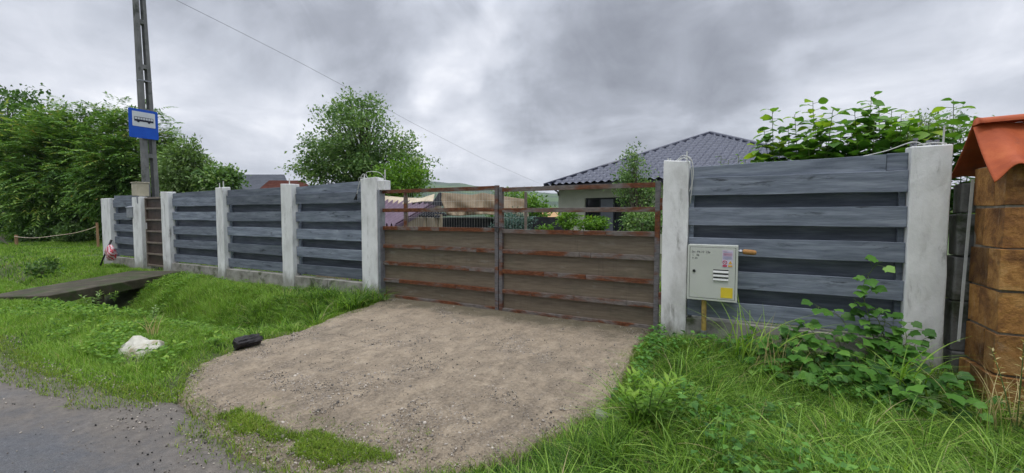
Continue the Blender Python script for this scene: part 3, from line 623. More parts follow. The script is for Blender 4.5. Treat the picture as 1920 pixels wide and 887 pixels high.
ztop = (np.array([0, 0, EYE]) + ray(241, 201)[0] * (SX / ray(241, 201)[0][0]))[2]; zbot = (np.array([0, 0, EYE]) + ray(241, 256)[0] * (SX / ray(241, 256)[0][0]))[2]
sg = empty('bus_stop_sign', (SX, (y0 + y1) / 2, (ztop + zbot) / 2), 'blue bus stop sign with a white field fixed to the concrete pole', 'sign')
def rrect(b, x, ya, yb, za, zb, th, rad=.04, r=.5):
    ring = []
    for cx_, cz_, a0 in ((ya + rad, za + rad, 180), (yb - rad, za + rad, 270), (yb - rad, zb - rad, 0), (ya + rad, zb - rad, 90)):
        for k in range(5): a = R(a0 + 22.5 * k); ring.append((cx_ + rad * math.cos(a), cz_ + rad * math.sin(a)))
    n = len(ring); vs = [(x, y, z) for y, z in ring] + [(x + th, y, z) for y, z in ring]
    b.add(vs, [tuple(range(n - 1, -1, -1)), tuple(range(n, 2 * n))] + [(i, (i + 1) % n, n + (i + 1) % n, n + i) for i in range(n)], r); return b
wS, hS = y1 - y0, ztop - zbot
rrect(B(), SX, y0, y1, zbot, ztop, .012).build('plate', blue, sg)
fa, fb_ = y0 + wS * .12, y1 - wS * .10; za, zb = ztop - hS * .60, ztop - hS * .09
fd = rrect(B(), SX + .0145, fa, fb_, za, zb, .003, .015).build('white_field', swhite, sg)
bus = B(); ba, bb = fa + (fb_ - fa) * .08, fb_ - (fb_ - fa) * .08; hb = (zb - za); z0 = za + hb * .34; zr = za + hb * .64; xx = SX + .0185
bus.box(xx, xx + .003, ba, bb, z0, z0 + hb * .13); bus.box(xx, xx + .003, ba + .01, bb - .01, zr - .012, zr)
for q in (0, .16, .3, .44, .58, .72, .86, 1): yq = ba + (bb - ba - .012) * q; bus.box(xx, xx + .003, yq, yq + .01, z0 + hb * .13, zr - .012)
for q in (.2, .76):
    yc = ba + (bb - ba) * q; ring = [(yc + .035 * math.cos(R(a)), z0 - .0 + .035 * math.sin(R(a))) for a in range(0, 360, 30)]
    n = 12; bus.add([(xx + .003, y, z) for y, z in ring] + [(xx + .006, y, z) for y, z in ring], [tuple(range(n, 2 * n))] + [(i, (i + 1) % n, n + (i + 1) % n, n + i) for i in range(n)])
bus.build('bus_symbol', sblack, sg)
B().box(SX - .10, SX - .001, (y0 + y1) / 2 - .03, (y0 + y1) / 2 + .03, zbot + .1, zbot + .14).box(SX - .10, SX - .001, (y0 + y1) / 2 - .03, (y0 + y1) / 2 + .03, ztop - .14, ztop - .10).each('bracket', M['galv'], sg)
# overhead cable
A = np.array([PX + lx * 9.3, PY + ly * 9.3, 9.3]); E = at(1010, 343, 42)
cp = []
a_px = [(330, 0, 14.4), (430, 50, 16), (560, 116, 19), (665, 172, 22), (780, 234, 26.5), (900, 295, 33), (985, 333, 39)]
cp = [tuple(A)] + [tuple(at(*q)) for q in a_px] + [tuple(E)]
tag(B().tube(cp, .0065, 5).build('overhead_cable', M['cable'], None, tuple(A), smooth=True), 'thin dark overhead cable running from the concrete pole across the sky to the house', 'cable')

# ------------------------------------------------------------------ footbridge slab, stone, log
fbm_ = simple('wet_concrete_slab', [(.3, (.03, .026, .017)), (.55, (.07, .06, .04)), (.8, (.125, .11, .08))], nsc=3, rough=.8, bd=.015, bsc=10, spec=.2, stain=((.04, .055, .018), 2.5, .46, .62))
fb = empty('footbridge', ((BR[0][0] + BR[1][0]) / 2, (BR[0][1] + BR[1][1]) / 2, 0), 'dark wet concrete slab bridging the ditch to the narrow brown gate', 'footbridge')
vs = []; nn = 10
b = B()
for k in range(nn + 1):
    q = k / nn; a = np.array(BR[0]) * (1 - q) + np.array(BR[1]) * q; c = np.array(BR[3]) * (1 - q) + np.array(BR[2]) * q
    zt = .03 + .06 * q + random.uniform(-.004, .004); th = .20 + random.uniform(-.02, .02)
    vs += [(a[0], a[1], zt - th), (a[0], a[1], zt), (c[0], c[1], zt), (c[0], c[1], zt - th)]
fs = []
for k in range(nn): s_ = k * 4; fs += [(s_, s_ + 4, s_ + 5, s_ + 1), (s_ + 1, s_ + 5, s_ + 6, s_ + 2), (s_ + 2, s_ + 6, s_ + 7, s_ + 3), (s_ + 3, s_ + 7, s_ + 4, s_)]
fs += [(0, 1, 2, 3), (nn * 4 + 3, nn * 4 + 2, nn * 4 + 1, nn * 4)]
b.add(vs, fs).build('slab', fbm_, fb, bevel=.015)
q = .33; a = np.array(BR[0]) * (1 - q) + np.array(BR[1]) * q + bn * .12
B().box(a[0] - .09, a[0] + .09, a[1] - .08, a[1] + .08, -.7, -.09, jit=.01).build('support', fbm_, fb, bevel=.01)
b = B()
for q in (.12, .5, .8):
    a = np.array(BR[0]) * (1 - q) + np.array(BR[1]) * q; b.bar((*(a + bn * .05), -.15), (*(a + bn * 1.0), -.15), .12, .10)
b.each('cross_beam', fbm_, fb, bevel=.01)
# bank lining under the bridge mouth is the ditch itself
wm = simple('white_stone', [(.3, (.36, .34, .27)), (.6, (.55, .53, .45)), (.8, (.66, .65, .58))], nsc=5, rough=.8, bd=.01, bsc=16, stain=((.30, .25, .14), 4, .5, .68))
def P3(u, v, Z): return np.array(at(u, v, Z))
Zs = 4.66
front = [(208, 676), (214, 664), (232, 645), (249, 629), (262, 629), (274, 637), (276, 637), (299, 637), (300, 654), (284, 662), (268, 684), (232, 690)]
b = B(); n = len(front)
fp = [P3(u, v, Zs + (676 - v) * .004) for u, v in front]; bp = [P3(960 + (u - 960) * .985, 650 + (v - 650) * .9 + 2, Zs + .30) for u, v in front]
ctr = np.mean(fp, 0) + np.array([.06, -.05, .02])
vs = fp + bp + [ctr, np.mean(bp, 0)]
b.add(vs, [(i, (i + 1) % n, n + (i + 1) % n, n + i) for i in range(n)] + [((i + 1) % n, i, 2 * n) for i in range(n)] + [(n + i, n + (i + 1) % n, 2 * n + 1) for i in range(n)])
so_ = b.build('stone', wm, None, tuple(gnd(250, 674)), smooth=False, bevel=.02); tag(so_, 'large whitish angular stone lying in the grass of the verge', 'stone')
dm = so_.modifiers.new('sub', 'SUBSURF'); dm.subdivision_type = 'SIMPLE'; dm.levels = dm.render_levels = 3
tx = bpy.data.textures.new('rough', 'CLOUDS'); tx.noise_scale = .12; d2 = so_.modifiers.new('rough', 'DISPLACE'); d2.texture = tx; d2.strength = .02; d2.mid_level = .5

lm_ = simple('charred_wood', [(.3, (.010, .009, .009)), (.6, (.028, .024, .024)), (.8, (.065, .055, .052))], (1, 1, 1), 12, .65, .01, 30)
la, lb = gnd(445, 660), gnd(482, 650); la = la + (0, 0, .09); lb = lb + (0, 0, .085); ax = norm(lb - la); b = B(); vs = []; fs = []; nr, ns = 22, 9
la = la - ax * .02; lb = lb + ax * .03
e1 = norm(np.cross(ax, [0, 0, 1])); e2 = np.cross(e1, ax)
for i in range(ns + 1):
    q = i / ns; c = la * (1 - q) + lb * q
    for k in range(nr):
        a = 2 * math.pi * k / nr; rr = .068 * (1 + .16 * math.sin(a * 3 + 1) + .13 * math.sin(a * 7 + q * 2) + random.uniform(-.09, .09)) * (1 - .12 * (2 * q - 1) ** 4)
        vs.append(c + (e1 * math.cos(a) + e2 * math.sin(a) * .95) * rr + ax * random.uniform(-.012, .012))
        if i: j = (i - 1) * nr; fs.append((j + k, j + (k + 1) % nr, j + nr + (k + 1) % nr, j + nr + k))
fs += [tuple(range(nr - 1, -1, -1)), tuple(ns * nr + k for k in range(nr))]
b.add(vs, fs); tag(b.build('wood_chunk', lm_, None, tuple(gnd(463, 656))), 'short charred black chunk of wood lying on the edge of the driveway', 'wood')
# weathered stump piece in the right grass
b = B(); c0 = gnd(1146, 795)
b.tube([c0 + (-.08, 0, -.03), c0 + (-.07, 0, .05), c0 + (.0, .0, .07), c0 + (.07, 0, .05), c0 + (.09, 0, -.03)], [.04, .06, .065, .055, .03], 9)
tag(b.build('stone', M['plinth'], None, tuple(c0), smooth=True), 'low grey stone half hidden in the tall grass at the right edge of the driveway', 'stone')

# ------------------------------------------------------------------ stick with bag, stakes and tape
s0 = gnd(188, 498, 0.0); s1 = at(209, 450, 13.0)
s0 = np.array(at(188, 498, 12.7)); stick_m = simple('dark_stick', [(.2, (.015, .014, .016)), (.8, (.04, .036, .036))], rough=.6, bd=0)
tag(B().tube([s0, s0 * .5 + s1 * .5 + (0, 0, .02), s1], [.022, .022, .03], 7).build('stick', stick_m, None, tuple(s0), smooth=True), 'dark stick leaning on the last white fence post', 'stick')
m, t, b_, o = pbr('striped_plastic'); v = mapped(t, (1, 1, 1)); wv_ = nd(t, 'ShaderNodeTexWave', bands_direction='DIAGONAL'); wv_.inputs['Scale'].default_value = 4.5; wv_.inputs['Distortion'].default_value = 9; t.links.new(v, wv_.inputs['Vector'])
rr_ = ramp(t, [(.35, (.62, .45, .47)), (.55, (.62, .50, .5)), (.68, (.50, .03, .06)), (1, (.45, .03, .05))]); t.links.new(wv_.outputs[1], rr_.inputs[0]); setc(t, b_, rr_.outputs[0]); b_.inputs['Roughness'].default_value = .35
bag = []; fs = []; c = np.array(at(208, 474, 12.75)); nr, ns = 14, 10
for i in range(ns + 1):
    q = i / ns; prof = .04 + .13 * math.sin(math.pi * min(1, q * 1.0) * .86) ** .8
    for k in range(nr):
        a = 2 * math.pi * k / nr; rr = prof * (1 + .25 * math.sin(a * 3 + q * 6) + random.uniform(-.14, .14)); bag.append(c + np.array([math.cos(a) * rr, math.sin(a) * rr * .7, -.22 + .46 * (1 - q) + random.uniform(-.01, .01) - .0]))
        if i: j = (i - 1) * nr; fs.append((j + k, j + (k + 1) % nr, j + nr + (k + 1) % nr, j + nr + k))
fs += [tuple(range(nr - 1, -1, -1)), tuple(ns * nr + k for k in range(nr))]
tag(B().add(bag, fs).build('plastic_bag', m, None, tuple(c), smooth=True), 'crumpled red and white plastic bag hanging on the dark stick', 'bag')
wd = simple('raw_wood', [(.3, (.22, .12, .06)), (.7, (.40, .24, .13))], (1, 1, .3), 12, .7, .003, 30)
k0, k1 = gnd(31, 458), gnd(184, 462)
for kk, hh, wv2, lab in ((k0, .5, .11, 'short pale wooden stake at the left end of the white tape'), (k1, 1.18, .085, 'taller brown wooden stake at the right end of the white tape, near the fence end')):
    tag(B().box(kk[0] - wv2 / 2, kk[0] + wv2 / 2, kk[1] - wv2 / 2, kk[1] + wv2 / 2, -.2, hh, jit=.006).build('stake', wd, None, (kk[0], kk[1], 0), bevel=.006), lab, 'stake', 'stakes holding the tape')
tp = simple('pale_tape', [(.3, (.55, .38, .25)), (.7, (.7, .6, .5))], rough=.5, bd=0)
pts = []
for i in range(25):
    q = i / 24; p = k0 * (1 - q) + k1 * q; z = .42 * (1 - q) + .98 * q - .95 * q * (1 - q) - .12 * math.sin(q * 9) * q * (1 - q); pts.append((p[0], p[1] - .06, max(z, .05)))
tag(B().tube(pts, .014, 5).build('barrier_tape', tp, None, tuple(k0), smooth=True), 'sagging whitish tape strung between two wooden stakes before the bushes', 'tape')

# ------------------------------------------------------------------ gas cabinet
dC = 5.60; cx0, cx1 = su(1291, dC), su(1386, dC); zt = onp(1291, 459, dC)[2]; zb = onp(1291, 560, dC)[2]
cm_ = simple('cabinet_grey', [(.2, (.46, .475, .42)), (.8, (.54, .555, .50))], nsc=3, rough=.45, bd=.0006, stain=((.30, .31, .26), 3, .6, .8))
cb = empty('gas_meter_cabinet', ((cx0 + cx1) / 2, dC, zb), 'light grey-green metal gas meter cabinet fixed to the boards right of the gate', 'cabinet')
e = .022
B().box(cx0, cx1, dC + .012, DF + .03, zb, zt).build('housing', cm_, cb, bevel=.006)
fr = B(); fr.box(cx0, cx1, dC, dC + .011, zt - e, zt).box(cx0, cx1, dC, dC + .011, zb, zb + e).box(cx0, cx0 + e, dC, dC + .011, zb + e, zt - e).box(cx1 - e, cx1, dC, dC + .011, zb + e, zt - e); fr.build('frame', cm_, cb)
g_ = .005; dx0, dx1, dz0, dz1 = cx0 + e + g_, cx1 - e - g_, zb + e + g_, zt - e - g_
B().box(dx0 - g_, dx1 + g_, dC + .0085, dC + .0115, dz0 - g_, dz1 + g_).build('gasket', M['black'], cb)
dr = B().box(dx0, dx1, dC - .003, dC + .008, dz0, dz1).build('door', cm_, cb, bevel=.002)
w, h = dx1 - dx0, dz1 - dz0
vb = B()
for k in range(3):
    z = dz0 + h * (.565 - .075 * k); vb.box(dx0 + w * .53, dx0 + w * .86, dC - .0065, dC - .0035, z - .008, z + .008)
vb.each('vent_slot', M['black'], dr)
vb = B()
for k in range(3):
    z = dz0 + h * (.535 - .075 * k); vb.hexa([(dx0 + w * .53, dC - .018, z - .010), (dx0 + w * .86, dC - .018, z - .010), (dx0 + w * .86, dC - .0035, z - .010), (dx0 + w * .53, dC - .0035, z - .010), (dx0 + w * .53, dC - .006, z + .014), (dx0 + w * .86, dC - .006, z + .014), (dx0 + w * .86, dC - .0035, z + .014), (dx0 + w * .53, dC - .0035, z + .014)])
vb.each('louvre', simple('louvre_grey', [(0, (.50, .51, .48)), (1, (.55, .56, .53))], rough=.4, bd=0), dr)
lkx, lkz = dx0 + w * .10, dz0 + h * .53
B().tube([(lkx, dC - .012, lkz), (lkx, dC - .003, lkz)], .017, 14).build('lock', M['black'], dr)
yl = simple('sticker_yellow', [(.2, (.62, .47, .03)), (.8, (.72, .56, .05))], rough=.5, bd=0)
B().box(dx0 + w * .70, dx0 + w * .96, dC - .006, dC - .0035, dz0 + h * .03, dz0 + h * .23).build('yellow_sticker', yl, dr)
stk = simple('sticker_lilac', [(.2, (.50, .46, .56)), (.8, (.58, .54, .63))], rough=.4, bd=0); red = simple('sticker_red', [(.2, (.45, .03, .08)), (.8, (.5, .05, .1))], rough=.5, bd=0); pink = simple('print_pink', [(.2, (.5, .2, .3)), (.8, (.5, .22, .32))], rough=.5, bd=0)
prb = simple('print_blue', [(.2, (.25, .27, .45)), (.8, (.3, .32, .48))], rough=.5, bd=0); amber = simple('sticker_amber', [(.2, (.6, .33, .05)), (.8, (.66, .4, .08))], rough=.5, bd=0)
X0, X1, Z0_, Z1_ = dx0 + w * .72, dx0 + w * .95, dz0 + h * .63, dz0 + h * .965
wsn = B().box(X0, X1, dC - .0055, dC - .0035, Z0_, Z1_).build('warning_sticker', stk, dr)
hh = Z1_ - Z0_; ww = X1 - X0
tx_ = B()
for k, z in enumerate((.93, .80, .755, .71)): tx_.box(X0 + ww * .08, X0 + ww * (.45 if k == 0 else .92), dC - .0072, dC - .0058, Z0_ + hh * z, Z0_ + hh * (z + .018))
tx_.box(X0 + ww * .08, X0 + ww * .92, dC - .0072, dC - .0058, Z0_ + hh * .66, Z0_ + hh * .675)
tx_.each('printed_line', pink, dr)
tx_ = B()
for z in (.60, .56, .52, .47, .87): tx_.box(X0 + ww * .08, X0 + ww * .9, dC - .0072, dC - .0058, Z0_ + hh * z, Z0_ + hh * (z + .012))
tx_.each('printed_line', prb, dr)
B().box(X0 + ww * .04, X0 + ww * .46, dC - .0072, dC - .0058, Z0_ + hh * .03, Z0_ + hh * .13).build('red_bar', red, dr)
B().box(X0 + ww * .56, X0 + ww * .96, dC - .0072, dC - .0058, Z0_ + hh * .03, Z0_ + hh * .13).build('amber_bar', amber, dr)
b = B(); ccx, ccz, rr = X0 + ww * .25, Z0_ + hh * .28, ww * .19
b.tube([(ccx + rr * math.cos(R(a)), dC - .0068, ccz + rr * math.sin(R(a))) for a in range(0, 361, 24)], .0032, 4); b.bar((ccx - rr * .7, dC - .0068, ccz + rr * .7), (ccx + rr * .7, dC - .0068, ccz - rr * .7), .002, .005); b.build('prohibition_symbol', red, dr)
b = B(); tcx = X0 + ww * .76; b.add([(tcx - rr, dC - .0072, ccz - rr * .8), (tcx + rr, dC - .0072, ccz - rr * .8), (tcx, dC - .0072, ccz + rr), (tcx - rr, dC - .0058, ccz - rr * .8), (tcx + rr, dC - .0058, ccz - rr * .8), (tcx, dC - .0058, ccz + rr)], [(0, 1, 2), (5, 4, 3), (0, 3, 4, 1), (1, 4, 5, 2), (2, 5, 3, 0)]); b.build('warning_triangle', amber, dr)
ink = simple('ink', [(.2, (.06, .065, .06)), (.8, (.10, .105, .10))], rough=.7, bd=0)
def text(body, x, z, size, y, parent, mat, name='handwriting'):
    cu = bpy.data.curves.new(name, 'FONT'); cu.body = body; cu.size = size; cu.extrude = .0005; to = bpy.data.objects.new('tmp', cu); S.collection.objects.link(to)
    me = bpy.data.meshes.new_from_object(to.evaluated_get(bpy.context.evaluated_depsgraph_get())); bpy.data.objects.remove(to); me.name = name
    co = np.empty(len(me.vertices) * 3); me.vertices.foreach_get('co', co); co = co.reshape(-1, 3)
    V = np.stack([x + co[:, 0], y - co[:, 2], z + co[:, 1]], -1) - ORI[parent.name]; me.vertices.foreach_set('co', V.ravel()); me.update()
    me.materials.clear(); me.materials.append(mat); ob = bpy.data.objects.new(name, me); return reg(ob, parent, (0, 0, 0))
text('Str. P4-10  23a', dx0 + w * .04, dz0 + h * .895, .034, dC - .0045, dr, ink)
text('1.   98', dx0 + w * .05, dz0 + h * .83, .03, dC - .0045, dr, ink)
text('P. 09', dx0 + w * .05, dz0 + h * .77, .03, dC - .0045, dr, ink)
pz = onp(1400, 473, dC + .05)[2]; brs = simple('rusty_foam', [(.3, (.20, .09, .03)), (.6, (.42, .22, .07)), (.8, (.55, .33, .13))], nsc=18, rough=.75, bd=.003)
B().tube([(cx1, dC + .07, pz + .005), (cx1 + .05, dC + .07, pz + .005)], .017, 10).tube([(cx1 + .015, dC + .07, pz + .005), (cx1 + .035, dC + .07, pz + .005)], .026, 6).build('pipe_coupling', M['galv'], cb)
B().tube([(cx1 + .045, dC + .07, pz), (cx1 + .06, dC + .07, pz + .002), (cx1 + .10, dC + .07, pz), (cx1 + .165, dC + .07, pz - .003), (cx1 + .185, dC + .07, pz - .003)], [.022, .030, .031, .030, .018], 12).build('pipe_plug', brs, cb, smooth=True)
yp = simple('yellow_gas_pipe', [(.3, (.30, .20, .05)), (.6, (.48, .34, .09)), (.8, (.58, .44, .16))], (1, 1, .4), 8, .6, .001, 20, stain=((.16, .12, .05), 4, .6, .75))
p0 = onp(1320, 566, dC + .09); B().tube([(p0[0], dC + .09, zb + .01), (p0[0] + .002, dC + .09, .3), (p0[0] + .012, dC + .08, -.3)], .029, 12).build('gas_pipe', yp, cb, smooth=True)
B().tube([(p0[0] + .003, dC + .09, .14), (p0[0] + .005, dC + .09, .05)], .035, 12).build('pipe_collar', M['galv'], cb)

# ------------------------------------------------------------------ block pillar with tiled cap, and the wall strip behind it
m, t, b_, o = pbr('brown_block'); v = mapped(t, (1, 1, 1), True); M['block'] = m
r1 = ramp(t, [(.28, (.06, .026, .010)), (.43, (.18, .08, .026)), (.56, (.36, .175, .05)), (.72, (.50, .30, .12))]); t.links.new(noi(t, v, 3.0, 9, .72, .4), r1.inputs[0])
c = mixc(t, mrange(t, noi(t, mapped(t, (1, 3, .7), True), 5, 6, .7), .55, .72, 0, .55), r1.outputs[0], (.42, .30, .19))
c = mixc(t, mrange(t, noi(t, v, 6, 7, .7), .58, .70, 0, .6), c, (.05, .03, .018)); a_ = nd(t, 'ShaderNodeAttribute', attribute_name='rnd'); k_ = mrange(t, a_.outputs['Fac'], 0, 1, .55, 1.4, False); cc_ = nd(t, 'ShaderNodeVectorMath', operation='SCALE'); t.links.new(c, cc_.inputs[0]); t.links.new(k_, cc_.inputs['Scale']); setc(t, b_, cc_.outputs[0]); b_.inputs['Roughness'].default_value = .7; b_.inputs['Specular IOR Level'].default_value = .25; bump(t, b_, noi(t, v, 16, 7, .7), .02)
PL = empty('block_pillar', (2.25, 5.3, 0), 'brown block pillar with a red tile cap at the right edge of the picture', 'pillar')
cx = 1.94; y0p, y1p = 5.19, 5.76; b = B(); mo = B(); z = -.06
zl = [-.35, .17, .535, .90, 1.265, 1.63, 2.0]
for i, (a, c) in enumerate(zip(zl[:-1], zl[1:])):
    off = .04 if i == 0 else random.uniform(-.012, .012); xs_ = [cx - off, cx + .27 + .13 * (i % 2), cx + .75]
    ym = y0p + (.2 if i % 2 else .36)
    for xa_, xb2 in zip(xs_[:-1], xs_[1:]):
        if xa_ < cx + .1:
            b.box(xa_ + .0, xb2 - .007, y0p - off, ym - .004, a + .009, c - .009, jit=.007); b.box(xa_ + .006, xb2 - .007, ym + .004, y1p, a + .011, c - .011, jit=.007)
        else: b.box(xa_ + .007, xb2 - .007, y0p - off, y1p, a + .009, c - .009, jit=.006)
    mo.box(cx + .02, cx + .72, y0p + .02, y1p - .01, a, c)
b.build('block_masonry', M['block'], PL, bevel=.005)
mo.build('mortar', simple('mortar', [(.3, (.12, .10, .075)), (.7, (.28, .25, .2))], nsc=12, rough=.9, bd=.004), PL)
tm = simple('terracotta_tile', [(.25, (.24, .042, .014)), (.55, (.40, .085, .024)), (.8, (.52, .145, .045))], nsc=3.5, rough=.7, bd=.003, bsc=25, stain=((.22, .07, .04), 2.6, .56, .74))
tcap = empty('tile_cap', (2.2, 5.5, 2.0), 'red clay roof tiles forming a small gable on the brown block pillar', 'roof tiles'); 
bpy.data.objects.remove(tcap)
def tile_sheet(xr_, yr, zr, ye, ze, amp, ph, x1_=2.9):
    nx, ny = 60, 14; vs = []; fs = []; th = .014
    for lay in (0, 1):
        for j in range(ny + 1):
            q = j / ny
            for i in range(nx + 1):
                x = xr_ + (x1_ - xr_) * i / nx; wv3 = math.cos((x - xr_) * 2 * math.pi / .30 + ph); wz = amp * (.5 - .5 * wv3) ** .7 * (.2 + .8 * q) - .004 * random.random()
                zz = zr + (ze - zr) * q - .03 * math.sin(q * math.pi) + wz; vs.append((x, yr + (ye - yr) * q, zz - lay * th))
    n1_ = (nx + 1) * (ny + 1)
    for j in range(ny):
        for i in range(nx):
            a = j * (nx + 1) + i; fs += [(a, a + 1, a + nx + 2, a + nx + 1), (n1_ + a, n1_ + a + nx + 1, n1_ + a + nx + 2, n1_ + a + 1)]
    for i in range(nx): a = ny * (nx + 1) + i; fs.append((a, a + 1, n1_ + a + 1, n1_ + a))
    for j in range(ny): a = j * (nx + 1); fs.append((a, a + nx + 1, n1_ + a + nx + 1, n1_ + a))
    return B().add(vs, fs, .5)
xc0 = 1.85
tile_sheet(xc0, 5.56, 2.37, 5.12, 1.84, .15, 0.0).build('front_tiles', tm, PL, smooth=True)
tile_sheet(xc0 - .01, 5.56, 2.385, 6.0, 1.93, .03, 0.4).build('back_tiles', tm, PL, smooth=True)
b = B(); pr = []
for j in range(3):
    xa_ = xc0 + .02 + j * .33; pts = []; 
    for lay, rr in ((0, .085), (1, .07)):
        pass
    vs = []; fs = []; n = 10
    for k2, xq in enumerate((xa_, xa_ + .03, xa_ + .34)):
        rr = .085 if k2 == 0 else .078
        for k in range(n + 1): a = math.pi * k / n; vs.append((xq, 5.56 + rr * math.cos(a), 2.385 + rr * .75 * math.sin(a) + (.012 if k2 == 2 else .004) * 1))
        if k2: s_ = (k2 - 1) * (n + 1); fs += [(s_ + k, s_ + k + 1, s_ + n + 2 + k, s_ + n + 1 + k) for k in range(n)]
    fs.append(tuple(range(n, -1, -1))); b.add(vs, fs, .5)
b.build('ridge_tiles', tm, PL, smooth=True)
rw = simple('rough_grey_wall', [(.25, (.07, .07, .062)), (.55, (.17, .168, .155)), (.8, (.27, .265, .25))], nsc=4, rough=.9, bd=.012, bsc=14, stain=((.045, .055, .03), 2.2, .5, .66))
b = B(); zz = -.35
for k, hgt_ in enumerate((.55, .5, .45, .42, .30)):
    b.box(1.845 + random.uniform(0, .03), 2.9, 5.80 + random.uniform(-.015, .015), 6.0, zz + .006, zz + hgt_ - .006, jit=.006); zz += hgt_
tag(b.build('block_wall', rw, None, (2.3, 5.9, 0), bevel=.015), 'rough grey block wall seen in the gap between the white post and the brown pillar', 'wall')
t0 = onp(1824, 336, 5.74); t1 = onp(1797, 640, 5.66)
tag(B().bar(tuple(t0), tuple(t1), .022, .008, up=(0, 1, 0)).build('trim_strip', M['wire'], None, tuple(t1)), 'thin pale strip leaning in the gap beside the brown block pillar', 'strip')

# ------------------------------------------------------------------ house with hipped metal tile roof
hc = at(1020, 349, 20.7); he = at(1242, 336, 17.1)
e1 = he[:2] - hc[:2]; e1 /= np.linalg.norm(e1); e2 = np.array([-e1[1], e1[0]]); ze = (hc[2] + he[2]) / 2
SZ = 11.9
def hp(a, c, z): q = hc[:2] + e1 * a + e2 * c; return (q[0], q[1], z)
HS = empty('house', (*hc[:2], 0), 'pale cream house with a dark blue-grey tiled hip roof behind the gate', 'house')
wallm = simple('cream_render', [(.3, (.46, .46, .38)), (.7, (.54, .54, .46))], nsc=2, rough=.9, bd=.003, bsc=60)
ov_ = .65; a0, a1 = ov_, SZ - ov_
def awall(u):                    # distance along the front wall seen in column u
    r_, _ = ray(u, 390); n2 = e2; k = (np.dot(hc[:2], n2) + ov_) / np.dot(r_[:2], n2); return float(np.dot(r_[:2] * k - hc[:2], e1))
wa0 = awall(1047); wa, wb = awall(1096), awall(1212); wt = ze - .62
w_ = B()
def wbox(b, a, c, d0, d1, z0, z1, r=.5): b.hexa([hp(a, d0, z0), hp(c, d0, z0), hp(c, d1, z0), hp(a, d1, z0), hp(a, d0, z1), hp(c, d0, z1), hp(c, d1, z1), hp(a, d1, z1)], r)
wbox(w_, wa0, wa, ov_, ov_ + .3, -.1, ze - .05); wbox(w_, wa, wb, ov_, ov_ + .3, wt, ze - .05); wbox(w_, wb, a1, ov_, ov_ + .3, -.1, ze - .05)
wbox(w_, wa0, wa0 + .3, ov_ + .3, a1, -.1, ze - .05); wbox(w_, a1 - .3, a1, ov_ + .3, a1, -.1, ze - .05); wbox(w_, wa0 + .3, a1 - .3, a1 - .3, a1, -.1, ze - .05)
w_.build('wall', wallm, HS)
dk = simple('anthracite_frame', [(.3, (.018, .02, .026)), (.7, (.03, .032, .04))], rough=.4, bd=0)
m, t, b_, o = pbr('dark_glass'); b_.inputs['Base Color'].default_value = (.02, .022, .026, 1); b_.inputs['Roughness'].default_value = .06; M['glass'] = m
win = B(); 
for a, c, z0, z1 in ((wa, wb, wt - .07, wt - .002), (wa + .002, wa + .07, .05, wt - .07), (wb - .07, wb - .002, .05, wt - .07)): wbox(win, a, c, ov_ + .10, ov_ + .18, z0, z1)
um = [awall(1123), awall(1149), awall(1180)]
for q in um: wbox(win, q - .03, q + .03, ov_ + .10, ov_ + .18, .05, wt - .07)
wf = win.build('sliding_window', dk, HS)
gl = B(); wbox(gl, wa + .05, wb - .05, ov_ + .145, ov_ + .155, .05, wt - .05); gl.build('pane', M['glass'], wf)
blm = simple('grey_panel', [(.3, (.14, .15, .18)), (.7, (.18, .19, .22))], nsc=2, rough=.5, bd=0)
cu_ = B(); wbox(cu_, um[0] + .03, um[1] - .03, ov_ + .115, ov_ + .135, .05, wt - .07); cu_.build('blind', blm, wf)
m, t, b_, o = pbr('metal_roof_tile'); v = mapped(t, (1, 1, 1)); rr_ = ramp(t, [(.3, (.026, .030, .052)), (.7, (.040, .045, .072))]); t.links.new(noi(t, v, 1.5, 5), rr_.inputs[0]); setc(t, b_, rr_.outputs[0])
b_.inputs['Roughness'].default_value = .3; b_.inputs['Specular IOR Level'].default_value = .5; M['rooft'] = m
apexz = at(1327, 251, 21.6)[2]; halfS = SZ / 2
def face(ca, cb_, apex, fine):
    ca, cb_ = np.array(ca), np.array(cb_); n_row = 16; sub = 5 if fine else 1; nx = 300 if fine else 24; L_ = np.linalg.norm(cb_ - ca); ex = (cb_ - ca) / L_; mid = (ca + cb_) / 2; sl = np.array(apex) - mid; V = []; 
    nrm = np.cross(ex, sl); nrm /= np.linalg.norm(nrm); nrm *= np.sign(nrm[2])
    rows = n_row * sub
    for j in range(rows + 1):
        q = j / rows; ph = (q * n_row) % 1; step = (.075 * (1 - ph)) if fine else 0
        for i in range(nx + 1):
            x = -L_ / 2 + L_ * i / nx; lim = L_ / 2 * (1 - q); x = max(-lim, min(lim, x))
            wv4 = .04 * math.cos(x * 2 * math.pi / .36) if fine else 0; yo = .06 * math.cos(x * 2 * math.pi / .36) * (1 if fine else 0)
            V.append(mid + ex * x + sl * min(1, max(0, q - yo / 6.5 * (0 < j < rows))) + nrm * (step + wv4))
    F_ = gridfaces(rows + 1, nx + 1); return np.array(V), F_
Vs, Fs_, off = [], [], 0
cr_ = [hp(0, 0, ze), hp(SZ, 0, ze), hp(SZ, SZ, ze), hp(0, SZ, ze)]; ap = hp(halfS, halfS, apexz)
for i in range(4):
    V_, F_ = face(cr_[i], cr_[(i + 1) % 4], ap, i in (0, 3, 1)); Vs.append(V_); Fs_.append(F_ + off); off += len(V_)
rf = npmesh('roof', np.concatenate(Vs), np.concatenate(Fs_), M['rooft'], HS, smooth=False)
hcp = B()
for c in cr_: hcp.tube([np.array(c) + (0, 0, .03), np.array(ap) + (0, 0, .05)], .09, 8)
hcp.each('hip_cap', M['rooft'], rf, smooth=True)
gt = B()
for i in range(4): gt.bar(np.array(cr_[i]) + (0, 0, -.07), np.array(cr_[(i + 1) % 4]) + (0, 0, -.07), .13, .13)
gt.each('gutter', dk, HS)
